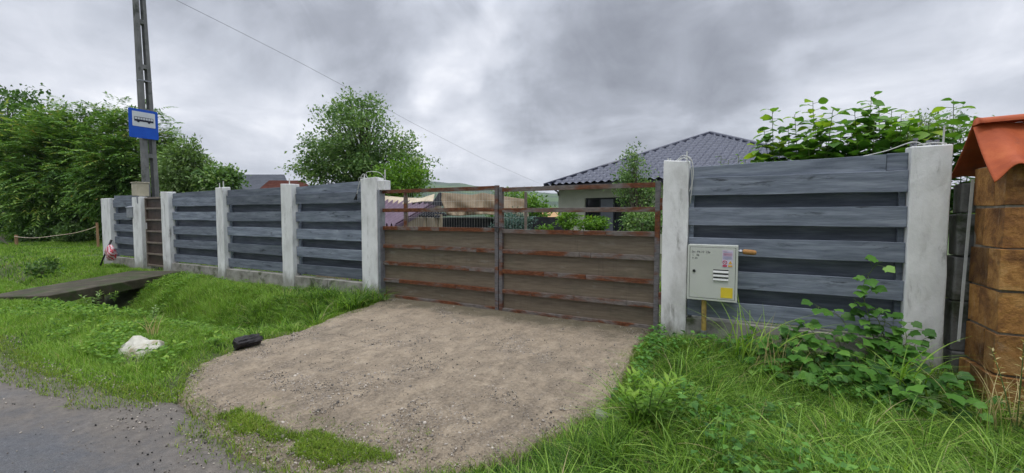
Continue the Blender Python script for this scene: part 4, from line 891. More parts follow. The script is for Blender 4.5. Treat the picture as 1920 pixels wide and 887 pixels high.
sf = B(); sf.add([hp(.05, .05, ze - .12), hp(SZ - .05, .05, ze - .12), hp(SZ - .05, SZ - .05, ze - .12), hp(.05, SZ - .05, ze - .12)], [(0, 1, 2, 3)]); sf.build('soffit', dk, HS)
B().tube([hp(.35, .2, ze - .12), hp(.5, .45, ze - .3), hp(wa0 + .04, ov_ - .06, ze - .45), ], .04, 8).build('downpipe_elbow', dk, HS)

# far left house roofs
def far_house(label, pr0, pr1, pe0, pe1, Zr, Ze, matw, matr, name='house'):
    r0, r1, q0_, q1_ = at(*pr0, Zr), at(*pr1, Zr), at(*pe0, Ze), at(*pe1, Ze)
    q1_[2] = q0_[2] = min(q0_[2], q1_[2]); r0[2] = r1[2] = (r0[2] + r1[2]) / 2 if abs(r0[2] - r1[2]) < .8 else r0[2]
    root = empty(name, (*((q0_ + q1_) / 2)[:2], 0), label, 'house')
    bk0, bk1 = r0 * 2 - q0_, r1 * 2 - q1_; bk0[2] = bk1[2] = q0_[2]
    ctr_ = (q0_ + q1_ + bk0 + bk1) / 4
    def inset(p, k=.93): v_ = ctr_ + (p - ctr_) * k; return v_
    b = B(); ins = [inset(p) for p in (q0_, q1_, bk1, bk0)]
    b.hexa([(p[0], p[1], -.1) for p in ins] + [(p[0], p[1], q0_[2] - .02) for p in ins]); b.build('wall', matw, root)
    b = B(); n = 16
    for (ea, eb) in ((q0_, q1_), (bk0, bk1)):
        vs = []; fs = []
        for j in range(n):
            for k3, s3 in ((0, .05), (1, 0.0)):
                q = (j + k3) / n; 
                for (e_, r_) in ((ea, r0), (eb, r1)): p = e_ * (1 - q) + r_ * q; vs.append(p + np.array([0, 0, s3 + .02]))
            s_ = j * 4; fs.append((s_, s_ + 1, s_ + 3, s_ + 2))
            if j: fs.append((s_ - 2, s_ - 1, s_ + 1, s_))
        b.add(vs, fs, .5)
    b.add([q0_, r0, bk0], [(0, 1, 2)]); b.add([q1_, r1, bk1], [(0, 1, 2)])
    b.build('roof', matr, root)
    return root
greyroof = simple('grey_slate', [(.3, (.08, .09, .105)), (.7, (.14, .15, .175))], nsc=2, rough=.5, bd=0)
redroof = simple('old_red_tile', [(.3, (.13, .055, .045)), (.7, (.24, .10, .075))], nsc=3, rough=.7, bd=0)
far_house('distant house with a dark grey roof behind the far left trees', (425, 324), (533, 331), (395, 356), (545, 356), 40, 36, wallm, greyroof)
far_house('distant low house with a reddish tiled roof just above the board fence', (505, 339), (566, 339), (478, 362), (598, 362), 30, 27.5, wallm, redroof)

# ------------------------------------------------------------------ shed, tarps, dark box, wire fence behind the gate
def sheet_ribs(name, p, ribs, amp, mat, parent, sub=6, th=0.0):
    p = [np.array(q, float) for q in p]; nrm = np.cross(p[1] - p[0], p[3] - p[0]); nrm /= np.linalg.norm(nrm); nrm *= np.sign(nrm[2] + 1e-9); nx = ribs * sub; V = []
    for j in range(5):
        q = j / 4
        for i in range(nx + 1):
            s_ = i / nx; a = p[0] * (1 - s_) + p[1] * s_; c = p[3] * (1 - s_) + p[2] * s_; ph = i % sub; V.append(a * (1 - q) + c * q + nrm * (amp if ph in (0, 1) else 0))
    return npmesh(name, V, gridfaces(5, nx + 1), mat, parent)
purple = simple('purple_steel_roof', [(.3, (.10, .062, .088)), (.7, (.165, .11, .15))], nsc=3, rough=.5, bd=0)
plank = simple('pale_planks', [(.3, (.22, .17, .11)), (.7, (.40, .33, .23))], (6, 6, .5), 4, .8, .003, 20)
SH = empty('shed', (*at(760, 420, 12)[:2], 0), 'low shed with a ribbed purple metal roof behind the left gate leaf', 'shed')
A0, A1, A2, A3 = at(640, 377, 14.0), at(828, 377, 14.6), at(742, 424, 11.0), at(590, 424, 10.6)
A0[2] = A1[2] = 2.05; A2[2] = A3[2] = 1.26
sheet_ribs('roof', [A0, A1, A2, A3], 17, .09, purple, SH)
bk = [np.array([p[0], p[1], 0]) for p in (A0, A1, A2, A3)]
b = B(); b.hexa([(A3[0], A3[1], -.1), (A2[0], A2[1], -.1), (A1[0], A1[1], -.1), (A0[0], A0[1], -.1), (A3[0], A3[1], 1.22), (A2[0], A2[1], 1.22), (A1[0], A1[1], 2.0), (A0[0], A0[1], 2.0)]); b.build('wall', plank, SH)
b = B().bar(A2 + (0, 0, -.01), A1 + (0, 0, -.01), .06, .10); b.build('verge_board', purple, SH)
tarpm = simple('tan_tarpaulin', [(.3, (.13, .095, .055)), (.6, (.20, .15, .09)), (.8, (.27, .21, .135))], nsc=2.5, rough=.7, bd=.004, bsc=18, stain=((.22, .15, .08), 3, .55, .75))
creamm = simple('cream_tarpaulin', [(.3, (.40, .33, .22)), (.7, (.56, .48, .35))], nsc=2.5, rough=.7, bd=.004, bsc=18)
def cloth(name, top, bot, Zt, Zb, amp, fr_, mat, label, seed=0, thick=.012):
    nx, ny = 90, 22; V = []
    tx2 = np.linspace(0, 1, len(top)); 
    for j in range(ny + 1):
        q = j / ny
        for i in range(nx + 1):
            s_ = i / nx; tu = np.interp(s_, tx2, [p[0] for p in top]); tv = np.interp(s_, tx2, [p[1] for p in top]); bx2 = np.linspace(0, 1, len(bot)); bu = np.interp(s_, bx2, [p[0] for p in bot]); bv = np.interp(s_, bx2, [p[1] for p in bot])
            z_ = Zt + (Zb - Zt) * q; f = math.sin(s_ * fr_ + seed + 1.3 * math.sin(q * 2 + s_ * 5)) + .5 * math.sin(s_ * fr_ * 2.3 + q * 3 + seed) + .9 * math.sin((s_ * 7 - q * 2.5) * 2.2 + seed)
            V.append(at(tu * (1 - q) + bu * q, tv * (1 - q) + bv * q, z_ + amp * f * (.25 + .75 * q)))
    o_ = npmesh(name, V, gridfaces(ny + 1, nx + 1), mat, None, tuple(V[nx // 2]), smooth=True); so2 = o_.modifiers.new('solid', 'SOLIDIFY'); so2.thickness = thick
    return tag(o_, label, 'tarpaulin')
cloth('tarpaulin', [(690, 364), (725, 368), (760, 371), (790, 372), (815, 364)], [(690, 385), (725, 384), (760, 383), (790, 378), (812, 378)], 14.2, 13.7, .06, 26, creamm, 'cream tarpaulin lying along the top of the purple shed roof', 1)
BX = empty('coop', (*at(880, 420, 12.6)[:2], 0), 'low dark box-like coop under the tan tarpaulin behind the gate', 'coop')
darkm = simple('dark_boarding', [(.3, (.012, .013, .016)), (.7, (.03, .031, .036))], rough=.7, nsc=5, bd=.003)
b1_, b2_ = at(822, 406, 12.3), at(1005, 408, 12.9); b1_[2] = b2_[2] = 0; dd = np.array([.3, .95, 0]) * 1.6
b = B(); b.hexa([tuple(b1_), tuple(b2_), tuple(b2_ + dd), tuple(b1_ + dd)] + [tuple(p + np.array([0, 0, 1.5])) for p in (b1_, b2_, b2_ + dd, b1_ + dd)]); b.build('wall', darkm, BX)
tri_ = at(808, 384, 12.6), at(823, 361, 12.6), at(824, 386, 12.4); b = B(); 
b.add([tri_[0], tri_[1], tri_[2]] + [p + np.array([.1, .9, 0]) for p in tri_], [(0, 1, 2), (5, 4, 3), (0, 3, 4, 1), (1, 4, 5, 2), (2, 5, 3, 0)]); b.build('gable', darkm, BX)
rl = B()
for i in range(7): p = at(800 + i * 5.5, 397 + i * .4, 11.9); rl.bar(p, p + np.array([-.05, -.25, -.12]), .05, .05)
p, q_ = at(793, 399, 11.9), at(838, 404, 11.9); rl.bar(p, q_, .06, .06); rl.each('rafter', darkm, BX)
fb2 = B()
for u in (797, 818, 826): p = at(u, 402, 11.8); fb2.box(p[0] - .04, p[0] + .04, p[1] - .04, p[1] + .04, 0, p[2])
fb2.each('corner_post', plank, BX)
cloth('tarpaulin', [(822, 361), (850, 363), (885, 366), (905, 362), (935, 367), (985, 374)], [(838, 404), (860, 405), (885, 403), (910, 402), (950, 405), (992, 408)], 12.7, 12.1, .13, 20, tarpm, 'tan tarpaulin hanging in folds over the dark coop', 2)
WF = empty('wire_fence', (*onp(870, 420, 7.4)[:2], 0), 'thin welded wire mesh fence standing just behind the driveway gate', 'fence')
x0, x1 = su(764, 7.4), su(984, 7.4); b = B(); x = x0
while x < x1: b.tube([(x, 7.4, .1), (x, 7.4, 2.12)], .0014, 3, cap=False); x += .065
for z in (.3, .7, 1.1, 1.5, 1.85, 2.1): b.tube([(x0, 7.397, z), (x1, 7.397, z)], .0014, 3, cap=False)
b.build('mesh', M['wire'], WF)
for x in (x0 - .02, x1 + .02): B().box(x - .022, x + .022, 7.38, 7.42, 0, 2.0).build('post', bl_, WF)
# far slat fence
f0, f1 = at(976, 412, 19), at(1052, 412, 17.5); FS = empty('slat_fence', (*((f0 + f1) / 2)[:2], 0), 'far grey slat fence seen through the gate left of the house', 'fence')
b = B()
for k in range(6): z = .15 + k * .22; b.bar((*f0[:2], z + .1), (*f1[:2], z + .1), .03, .19)
b.build('board_panel', M['board'], FS)
b = B()
for q in (0, .38, 1): p = f0 * (1 - q) + f1 * q; b.box(p[0] - .05, p[0] + .05, p[1] + .03, p[1] + .12, 0, 1.5)
b.each('post', M['plinth'], FS)
p = at(1024, 374, 60); tag(B().tube([(p[0], p[1], -.2), (p[0], p[1], p[2])], [.16, .11], 8).build('utility_pole', pm_, None, (p[0], p[1], 0)), 'distant thin utility pole seen through the gate left of the house', 'pole')

# ------------------------------------------------------------------ hills and haze
us = np.linspace(200, 2300, 220); rs = np.array([420, 520, 650, 800, 950, 1100, 1250, 1400, 1550, 1700, 1850, 2000, 2300])
topv = np.interp(us, [200, 450, 600, 740, 805, 870, 930, 1015, 1100, 1300, 1700, 2300], [366, 352, 346, 336, 340, 345, 351, 360, 366, 372, 376, 380])
V = []
for r_ in rs:
    for u, tv in zip(us, topv):
        a = math.atan((u - 960) / FPX); dx, dy = math.sin(a), math.cos(a); P_ = (_R * dx + _F * dy) * (r_ / 1.0)
        hmax = (404 - tv) / FPX * math.cos(a) * 1850; q = np.clip((r_ - 420) / (1850 - 420), 0, 1); hz = hmax * q ** 1.15
        if r_ > 1900: hz = hmax * (1 - (r_ - 1850) / 700)
        V.append((P_[0], P_[1], hz - .5 + q * 9 * mn.fractal(Vector((P_[0] / 160, P_[1] / 160, 0)), 1, 2, 4)))
m, t, b_, o = pbr('wooded_hillside'); v = mapped(t, (1, 1, 1)); r1 = ramp(t, [(.30, (.016, .038, .018)), (.50, (.026, .058, .022)), (.56, (.07, .13, .03)), (.62, (.035, .075, .025)), (.8, (.09, .14, .04))]); t.links.new(noi(t, v, .006, 8, .68), r1.inputs[0])
setc(t, b_, r1.outputs[0]); b_.inputs['Roughness'].default_value = 1; bump(t, b_, noi(t, v, .06, 6), 8)
o = npmesh('hill', V, gridfaces(len(rs), len(us)), m, smooth=True); tag(o, kind='structure')
fm = simple('ripe_field', [(.3, (.34, .20, .08)), (.7, (.46, .29, .13))], nsc=.2, rough=1, bd=0)
V = [at(1010, 396, 200), at(1075, 396, 200), at(1075, 410, 200), at(1010, 410, 200)]; f_ = [gnd(1000, 408.6, 0), gnd(1100, 408.6, 0)]
V = [gnd(995, 408, .02), gnd(1120, 408, .02), at(1150, 404, 420), at(980, 404, 420)]; V[2][2] = V[3][2] = 8.0
o = npmesh('field', V, np.array([[0, 1, 2, 3]]), fm); tag(o, kind='structure')

# haze box
m = bpy.data.materials.new('haze'); m.use_nodes = True; t = m.node_tree; t.nodes.clear(); oo = nd(t, 'ShaderNodeOutputMaterial'); pv = nd(t, 'ShaderNodeVolumePrincipled'); pv.inputs['Density'].default_value = .00014; pv.inputs['Color'].default_value = (.86, .90, .96, 1)
t.links.new(pv.outputs[0], oo.inputs['Volume'])
HAZE = True
if HAZE:
    b = B().box(-2400, 2400, -900, 2400, -4, 190); hz_ = b.build('haze', m); tag(hz_, kind='stuff')

# ------------------------------------------------------------------ trees and shrubs
tree('tree', 'tall dark leafy tree at the left edge of the picture', 'tree', gnd(30, 440), [el(30, 240, 33, 95, 62, 3), el(-60, 300, 33, 110, 110, 3.2), el(90, 300, 33, 85, 85, 2.8), el(20, 390, 31, 90, 60, 2.5)], 520, 26, .34, M['leaf_dark'], .2, 'trees left of the fence', spread=.5, seed=11)
tree('tree', 'broad bushy tree with yellowish shoot tips left of the concrete pole', 'tree', gnd(130, 445), [el(120, 325, 28.5, 110, 105, 2.6), el(165, 272, 28.5, 75, 62, 2.2), el(50, 315, 29, 80, 90, 2.2), el(110, 395, 28, 115, 46, 2.2), el(180, 355, 27.5, 60, 70, 1.8)], 640, 9, .27, M['leaf_walnut'], .16, 'trees left of the fence', spread=.34, tpl=LANCE, mode='frond', seed=12)
tree('tree', 'dense green tree directly behind the bus stop sign and pole', 'tree', gnd(270, 442), [el(250, 298, 25, 66, 84, 2.2), el(280, 330, 25, 34, 75, 2), el(240, 370, 25, 60, 60, 2)], 360, 9, .24, M['leaf_walnut'], .15, 'trees left of the fence', spread=.3, tpl=LANCE, mode='frond', seed=13)
tree('tree', 'pale feathery young tree right of the concrete pole', 'tree', gnd(350, 450), [el(352, 330, 19, 32, 44, 1.1), el(348, 288, 19, 15, 22, .5)], 170, 40, .19, M['leaf_pale'], .08, None, spread=.22, tpl=LANCE, seed=14)
tree('shrub', 'small rounded green bush top rising over the fence next to the grey roof', 'shrub', gnd(412, 452), [el(412, 345, 19, 25, 32, .8)], 80, 40, .18, M['leaf_mid'], .06, None, spread=.2, seed=15)
tree('tree', 'large round-crowned tree standing alone behind the middle of the fence', 'tree', gnd(690, 455), [el(672, 265, 19, 88, 78, 2.2), el(640, 300, 19, 82, 48, 2.0), el(735, 310, 19, 66, 55, 1.8), el(590, 322, 19, 42, 22, 1.1), el(668, 208, 19, 50, 30, 1.3), el(770, 330, 19, 36, 24, 1.0)], 480, 38, .14, M['leaf_mid'], .2, None, spread=.2, seed=16, shell=.35)
tree('shrub', 'bright lime green bush behind the left gate post', 'shrub', gnd(755, 470), [el(752, 335, 15.5, 46, 32, 1.0), el(745, 365, 15.5, 52, 30, 1.0)], 130, 38, .12, M['leaf_lime'], .06, None, spread=.18, seed=17)
tree('tree', 'bright green round tree far behind the middle of the gate', 'tree', gnd(975, 422), [el(965, 388, 46, 50, 26, 2.6), el(1000, 400, 46, 22, 16, 1.4)], 150, 34, .34, M['leaf_lime'], .15, None, spread=.5, seed=18)
tree('shrub', 'blue-green needle-leaved shrub seen through the gate by the middle stile', 'shrub', gnd(962, 500), [el(960, 418, 11.5, 30, 26, .5)], 70, 60, .07, M['leaf_blue'], .03, None, spread=.09, tpl=LANCE, seed=19)
tree('tree', 'slender young tree standing in front of the house roof', 'tree', gnd(1190, 520), [el(1188, 312, 11.5, 20, 44, .3), el(1188, 350, 11.5, 34, 46, .45), el(1205, 385, 11.5, 42, 45, .5)], 135, 34, .075, M['leaf_mid'], .035, None, spread=.12, seed=20, shell=.2)
tree('shrub', 'small round potted-looking shrub before the pale house wall', 'shrub', gnd(1068, 500), [el(1068, 412, 11, 17, 16, .24)], 22, 26, .09, M['leaf_lime'], .02, None, spread=.07, seed=21)
tree('shrub', 'low leafy shrub before the sliding window of the house', 'shrub', gnd(1112, 500), [el(1112, 422, 10.5, 30, 12, .3)], 28, 26, .09, M['leaf_lime'], .02, None, spread=.07, seed=22)
tree('shrub', 'leafy bush behind the right end of the gate under the young tree', 'shrub', gnd(1205, 530), [el(1205, 420, 10, 38, 30, .4)], 70, 30, .08, M['leaf_mid'], .025, None, spread=.09, seed=23)
tree('shrub', 'tiny green shrub tip before the far slat fence', 'shrub', gnd(1020, 500), [el(1018, 428, 12, 20, 6, .2)], 12, 22, .08, M['leaf_lime'], .015, None, spread=.06, seed=24)
tree('tree', 'feathery tree behind the hazel bushes near the red tiled pillar', 'tree', onp(1760, 404, 9.5) * (1, 1, 0), [el(1735, 252, 8.3, 42, 36, .6)], 70, 30, .07, M['leaf_pale'], .05, None, spread=.11, tpl=LANCE, seed=25)
tree('shrub', 'low weeds and shrub at the left edge before the dark bushes', 'shrub', gnd(15, 458), [el(-10, 450, 25, 34, 14, .8)], 40, 30, .14, M['leaf_lime'], .02, None, spread=.14, tpl=LANCE, seed=26)
tree('weed', 'dark broad-leaved weed clump in the short grass before the footbridge', 'plant', gnd(75, 520), [el(80, 515, 10.5, 26, 5, .25)], 20, 20, .09, M['leaf_dark'], .01, None, spread=.08, seed=27)
tree('shrub', 'low shrub growing behind the sagging tape', 'shrub', gnd(125, 446), [el(130, 434, 26, 40, 14, .8)], 50, 26, .18, M['leaf_mid'], .02, None, spread=.16, seed=29)

# hazel bushes behind the right panel: shoots with big alternate leaves
def shoots(name, label, cat, lst, mat, lsz, origin, tpl=ROUND, step=.065, seed=3, start=.25, droop=.2):
    global rng; rng = np.random.default_rng(seed); random.seed(seed)
    root = empty(name, tuple(origin), label, cat); sb = B(); P, T, Nn, sz, rn = [], [], [], [], []
    for a, c in lst:
        a, c = np.array(a, float), np.array(c, float); mid = (a + c) / 2 + np.array([random.uniform(-.08, .08), random.uniform(-.05, .05), .08]); n = 12
        pts = [(1 - q) ** 2 * a + 2 * q * (1 - q) * mid + q * q * c for q in np.linspace(0, 1, n)]
        sb.tube(pts, [.010 * (1 - .75 * i / n) for i in range(n)], 5, cap=False); Ln = np.linalg.norm(c - a); k = int(Ln * (1 - start) / step); ang = random.random() * 6
        tint = random.uniform(-.15, .15)
        for i in range(k + 1):
            q = start + (1 - start) * i / max(k, 1); p = (1 - q) ** 2 * a + 2 * q * (1 - q) * mid + q * q * c; ang += 2.4 + random.uniform(-.4, .4); o_ = np.array([math.cos(ang), math.sin(ang), random.uniform(-.1, .5)])
            rr = random.uniform(.02, .13) * (1.15 - .6 * q); P.append(p + o_ * rr); T.append(o_ + np.array([0, 0, -droop + random.uniform(-.3, .3)])); Nn.append(np.array([0, 0, 1.0]) + .5 * np.array([math.cos(ang), math.sin(ang), 0]) * -.6 + rng.normal(size=3) * .3)
            sz.append(lsz * random.uniform(.65, 1.2) * (1 - .45 * q ** 4)); rn.append(min(1, max(0, .4 + tint + .35 * q ** 5 + random.gauss(0, .2))))
            sb.tube([p, p + o_ * rr], .003, 3, cap=False)
    sb.build('stem', M['stem_green'], root, smooth=True)
    leaves('foliage', tpl, np.array(P), np.array(T), norm(np.array(Nn)), np.array(sz), np.array(rn), mat, root); return root
def hz(lst, dep): 
    out = []
    for (ub, ut, vt) in lst:
        d = dep + random.uniform(-.15, .35); c = onp(ut, vt, d); a = onp(ub, 404, d + random.uniform(-.1, .2)); out.append(((a[0], a[1], .5), c))
    return out
random.seed(5)
shoots('hazel_bush', 'leafy hazel bush rising over the right board fence, its left part nearer the house roof', 'bush', hz([(1470, 1448, 206), (1480, 1432, 240), (1520, 1524, 190), (1540, 1562, 204), (1560, 1578, 236), (1500, 1490, 215), (1530, 1540, 232), (1480, 1462, 262), (1545, 1512, 250), (1570, 1590, 262), (1500, 1478, 240), (1520, 1508, 268), (1450, 1420, 270), (1555, 1550, 262), (1500, 1530, 222)], 6.7), M['leaf_hazel'], .215, (1.0, 6.8, 0), step=.032, start=.4)
shoots('hazel_bush', 'taller leafy hazel bush behind the right board fence, beside the wide white post', 'bush', hz([(1620, 1602, 204), (1640, 1634, 181), (1650, 1648, 200), (1665, 1672, 206), (1680, 1690, 215), (1700, 1700, 232), (1720, 1728, 218), (1740, 1742, 226), (1760, 1788, 188), (1780, 1826, 220), (1790, 1800, 240), (1640, 1620, 236), (1610, 1596, 232), (1660, 1650, 240), (1750, 1764, 246), (1700, 1712, 250), (1625, 1606, 262), (1680, 1668, 262), (1770, 1782, 262), (1735, 1722, 262), (1690, 1680, 238), (1650, 1640, 222)], 6.7), M['leaf_hazel'], .22, (1.6, 6.8, 0), step=.03, start=.4, seed=6)
shoots('hazel_sprig', 'few low green leaves peeping over the top board in front of the roof', 'plant', hz([(1360, 1352, 293), (1385, 1385, 291), (1400, 1398, 300), (1370, 1366, 300)], 6.4), M['leaf_hazel'], .085, (.6, 6.5, 0), step=.05, start=.7, seed=8)

# vines and weeds at the right
def wp(pts): return [tuple(onp(u, v, d)) for u, v, d in pts]
def vine(name, label, paths, lsz, seed, step=.055, mat=None, tpl=LOBE, wide=.09):
    global rng; rng = np.random.default_rng(seed); random.seed(seed); o0 = np.array(paths[0][0]); root = empty(name, (o0[0], o0[1], 0), label, 'plant')
    sb = B(); P, T, Nn, sz, rn = [], [], [], [], []
    for path in paths:
        pts = [Vector(q) for q in path]; sm = []
        for i in range(len(pts) - 1):
            a, c = pts[i], pts[i + 1]; pa = pts[max(i - 1, 0)]; pc_ = pts[min(i + 2, len(pts) - 1)]
            for k in range(6): q = k / 6; sm.append(.5 * ((2 * a) + (c - pa) * q + (2 * pa - 5 * a + 4 * c - pc_) * q * q + (3 * a - pa - 3 * c + pc_) * q ** 3))
        sm.append(pts[-1]); sb.tube(sm, [.006 * (1 - .6 * i / len(sm)) for i in range(len(sm))], 5, cap=False); acc_ = 0
        for i in range(1, len(sm)):
            acc_ += (sm[i] - sm[i - 1]).length
            while acc_ > step:
                acc_ -= step; q = i / len(sm); o_ = np.array([random.uniform(-1, 1), random.uniform(-1, .1), random.uniform(-.3, .7)]); o_ /= np.linalg.norm(o_); p = np.array(sm[i]); e_ = p + o_ * wide * random.uniform(.3, 1.3)
                P.append(e_); T.append(o_ * .6 + np.array([random.uniform(-.5, .5), -.4, -.45])); Nn.append(np.array([random.uniform(-.4, .4), -.75, .8])); sz.append(lsz * random.uniform(.55, 1.2) * (1 - .35 * q)); rn.append(min(1, max(0, random.gauss(.45, .22)))); sb.tube([p, e_], .0025, 3, cap=False)
    sb.build('stem', M['stem_green'], root, smooth=True); leaves('foliage', tpl, np.array(P), np.array(T), norm(np.array(Nn)), np.array(sz), np.array(rn), mat or M['leaf_vine'], root)
    return root
vine('climbing_vine', 'leafy vine climbing the right board fence with one shoot reaching highest', [wp([(1660, 690, 5.3), (1640, 640, 5.5), (1628, 590, 5.62), (1618, 540, 5.66), (1640, 500, 5.6), (1655, 490, 5.55)]), wp([(1670, 700, 5.3), (1660, 640, 5.45), (1640, 590, 5.55), (1600, 560, 5.6)]), wp([(1660, 700, 5.2), (1690, 650, 5.4), (1670, 610, 5.5), (1640, 600, 5.6)]), wp([(1680, 700, 5.2), (1700, 670, 5.3), (1720, 640, 5.45)]), wp([(1650, 700, 5.3), (1630, 660, 5.4), (1600, 630, 5.5), (1570, 590, 5.6), (1530, 575, 5.6)]), wp([(1700, 720, 5.1), (1680, 680, 5.3), (1700, 640, 5.5), (1690, 600, 5.6)]), wp([(1720, 740, 5.0), (1710, 690, 5.2), (1680, 650, 5.4), (1640, 640, 5.5)]), wp([(1660, 720, 5.0), (1640, 680, 5.2), (1650, 640, 5.4), (1660, 600, 5.5)])], .125, 31, step=.048, wide=.13)
vine('bramble', 'low broad-leaved bramble along the foot of the right board fence', [wp([(1560, 720, 5.1), (1520, 660, 5.4), (1490, 620, 5.5), (1470, 600, 5.6)]), wp([(1500, 720, 5.2), (1470, 670, 5.4), (1440, 640, 5.5), (1415, 630, 5.5)]), wp([(1600, 720, 5.1), (1560, 680, 5.3), (1540, 640, 5.45), (1500, 600, 5.55)]), wp([(1450, 720, 5.2), (1430, 690, 5.3), (1400, 670, 5.4)]), wp([(1470, 730, 5.1), (1500, 690, 5.3), (1550, 665, 5.4)]), wp([(1580, 730, 5.0), (1550, 700, 5.1), (1500, 670, 5.2), (1460, 650, 5.3)]), wp([(1600, 700, 5.2), (1580, 660, 5.4), (1570, 630, 5.5)])], .125, 32, step=.034, wide=.13)
vine('bramble', 'trailing bramble reaching right towards the brown block pillar', [wp([(1640, 740, 4.9), (1700, 710, 4.95), (1760, 720, 4.9), (1810, 745, 4.85), (1845, 765, 4.8)]), wp([(1650, 730, 4.95), (1690, 700, 5.05), (1740, 700, 5.0), (1780, 730, 4.9)]), wp([(1620, 740, 4.95), (1660, 715, 5.0), (1700, 730, 4.9), (1740, 760, 4.8)]), wp([(1600, 720, 5.05), (1640, 690, 5.2), (1680, 680, 5.25)]), wp([(1700, 740, 4.7), (1760, 750, 4.7), (1800, 770, 4.6)]), wp([(1640, 760, 4.8), (1680, 740, 4.85), (1730, 745, 4.8)])], .12, 33, step=.032, wide=.12)
vine('bramble', 'low creeping bramble under the gas meter cabinet and along the weathered plinth', [wp([(1340, 690, 5.2), (1370, 650, 5.4), (1410, 640, 5.5)]), wp([(1380, 700, 5.1), (1420, 670, 5.2), (1470, 660, 5.3), (1520, 650, 5.35)]), wp([(1540, 740, 4.9), (1590, 720, 4.95), (1640, 725, 4.9)]), wp([(1480, 720, 5.0), (1530, 700, 5.1), (1600, 690, 5.2)]), wp([(1330, 720, 5.0), (1380, 680, 5.2), (1430, 690, 5.1), (1480, 680, 5.1)]), wp([(1400, 720, 4.9), (1460, 700, 5.0), (1520, 720, 4.9), (1560, 700, 5.0)]), wp([(1420, 680, 5.2), (1450, 640, 5.4), (1500, 630, 5.5), (1560, 650, 5.4)])], .10, 36, step=.028, wide=.14)
vine('nettle', 'small dark leafy plant at the foot of the white post right of the gate', [wp([(1215, 690, 5.2), (1210, 650, 5.3), (1205, 630, 5.35)]), wp([(1230, 690, 5.2), (1235, 650, 5.35), (1240, 635, 5.4)]), wp([(1205, 700, 5.1), (1195, 670, 5.2), (1198, 650, 5.3)])], .065, 34, step=.022, wide=.07, tpl=LEAF)

def weed(name, label, base, h, n, lsz, seed, mat, stems=4, lean=.25):
    global rng; rng = np.random.default_rng(seed); random.seed(seed); root = empty(name, tuple(base), label, 'plant'); sb = B(); P, T, Nn, sz, rn = [], [], [], [], []
    for s_ in range(stems):
        a0_ = random.random() * 6.3; top = np.array(base) + np.array([math.cos(a0_) * lean * h, math.sin(a0_) * lean * h, h * random.uniform(.75, 1.05)]); mid = (np.array(base) + top) / 2 + np.array([-math.cos(a0_) * .02, 0, .05])
        pts = [(1 - q) ** 2 * np.array(base) + 2 * q * (1 - q) * mid + q * q * top for q in np.linspace(0, 1, 8)]; sb.tube(pts, [.005, .005, .0045, .004, .004, .003, .003, .002], 5, cap=False)
        for i in range(n):
            q = .15 + .85 * i / (n - 1); p = (1 - q) ** 2 * np.array(base) + 2 * q * (1 - q) * mid + q * q * top; a = i * 2.4 + random.uniform(-.3, .3); up_ = .15 + .9 * q ** 3
            P.append(p); T.append(np.array([math.cos(a), math.sin(a), up_])); Nn.append(np.array([-math.cos(a) * .5, -math.sin(a) * .5, 1.0])); sz.append(lsz * random.uniform(.8, 1.15) * (1 - .45 * q)); rn.append(min(1, .35 + .45 * q + random.uniform(-.15, .15)))
    sb.build('stem', M['stem_green'], root, smooth=True); leaves('foliage', LANCE, np.array(P), np.array(T), norm(np.array(Nn)), np.array(sz), np.array(rn), mat, root)
weed('weed', 'bushy light green weed with narrow pointed leaves at the right edge of the driveway', gnd(1212, 815) * (1, 1, 0) + (0, 0, -.05), .50, 36, .14, 41, M['leaf_lime'], 7, .4)
weed('weed', 'small pale leafy weed growing at the foot of the footbridge', gnd(172, 585, -.3) * (1, 1, 0) + (0, 0, -.25), .35, 14, .14, 42, M['leaf_pale'], 3, .4)
weed('weed', 'small green leafy weed in the ditch mouth beside the footbridge slab', gnd(215, 575, -.4) * (1, 1, 0) + (0, 0, -.3), .22, 10, .10, 44, M['leaf_lime'], 3, .4)
weed('weed', 'pale tall weed stalk standing in the ditch grass left of the stone', gnd(285, 622, -.2) * (1, 1, 0) + (0, 0, -.2), .42, 16, .10, 43, M['leaf_pale'], 3, .2)
weed('weed', 'small broad-leaved weed by the charred chunk of wood', gnd(400, 650) * (1, 1, 0) + (0, 0, -.03), .12, 10, .10, 45, M['leaf_lime'], 4, .6)
weed('weed', 'dry straw coloured weed at the right edge before the brown pillar', gnd(1905, 800) * (1, 1, 0) + (0, 0, -.1), .75, 26, .07, 46, M['straw'], 5, .2)

# ------------------------------------------------------------------ grass
def blades(P, h, w, az, bend, rnd, mat, name, segs=4):
    N = len(P); out = []; dirv = np.stack([np.cos(az), np.sin(az), np.zeros(N)], -1); a2 = az + np.pi / 2 + rng.normal(size=N) * .6; side = np.stack([np.cos(a2), np.sin(a2), np.zeros(N)], -1)
    for k in range(segs + 1):
        t = k / segs; c = P + dirv * (bend * h * t ** 2)[:, None] + np.array([0, 0, 1.0]) * (h * (t - .42 * bend * t ** 2.2))[:, None]
        ww = (w * (1 - t ** 1.7 * .93) / 2)[:, None]; out += [c - side * ww, c + side * ww]
    V = np.stack(out, 1).reshape(-1, 3); k2 = 2 * (segs + 1); f = np.array([(2 * k, 2 * k + 1, 2 * k + 3, 2 * k + 2) for k in range(segs)])
    F_ = (np.arange(N)[:, None, None] * k2 + f[None]).reshape(-1, 4); o_ = npmesh(name, V, F_, mat, rnd=np.repeat(rnd, k2), smooth=True); tag(o_, kind='stuff'); return o_
rng = np.random.default_rng(99)
from mathutils import noise as _n
_gx = np.arange(-40, 12, .25); _gy = np.arange(0, 34, .25)
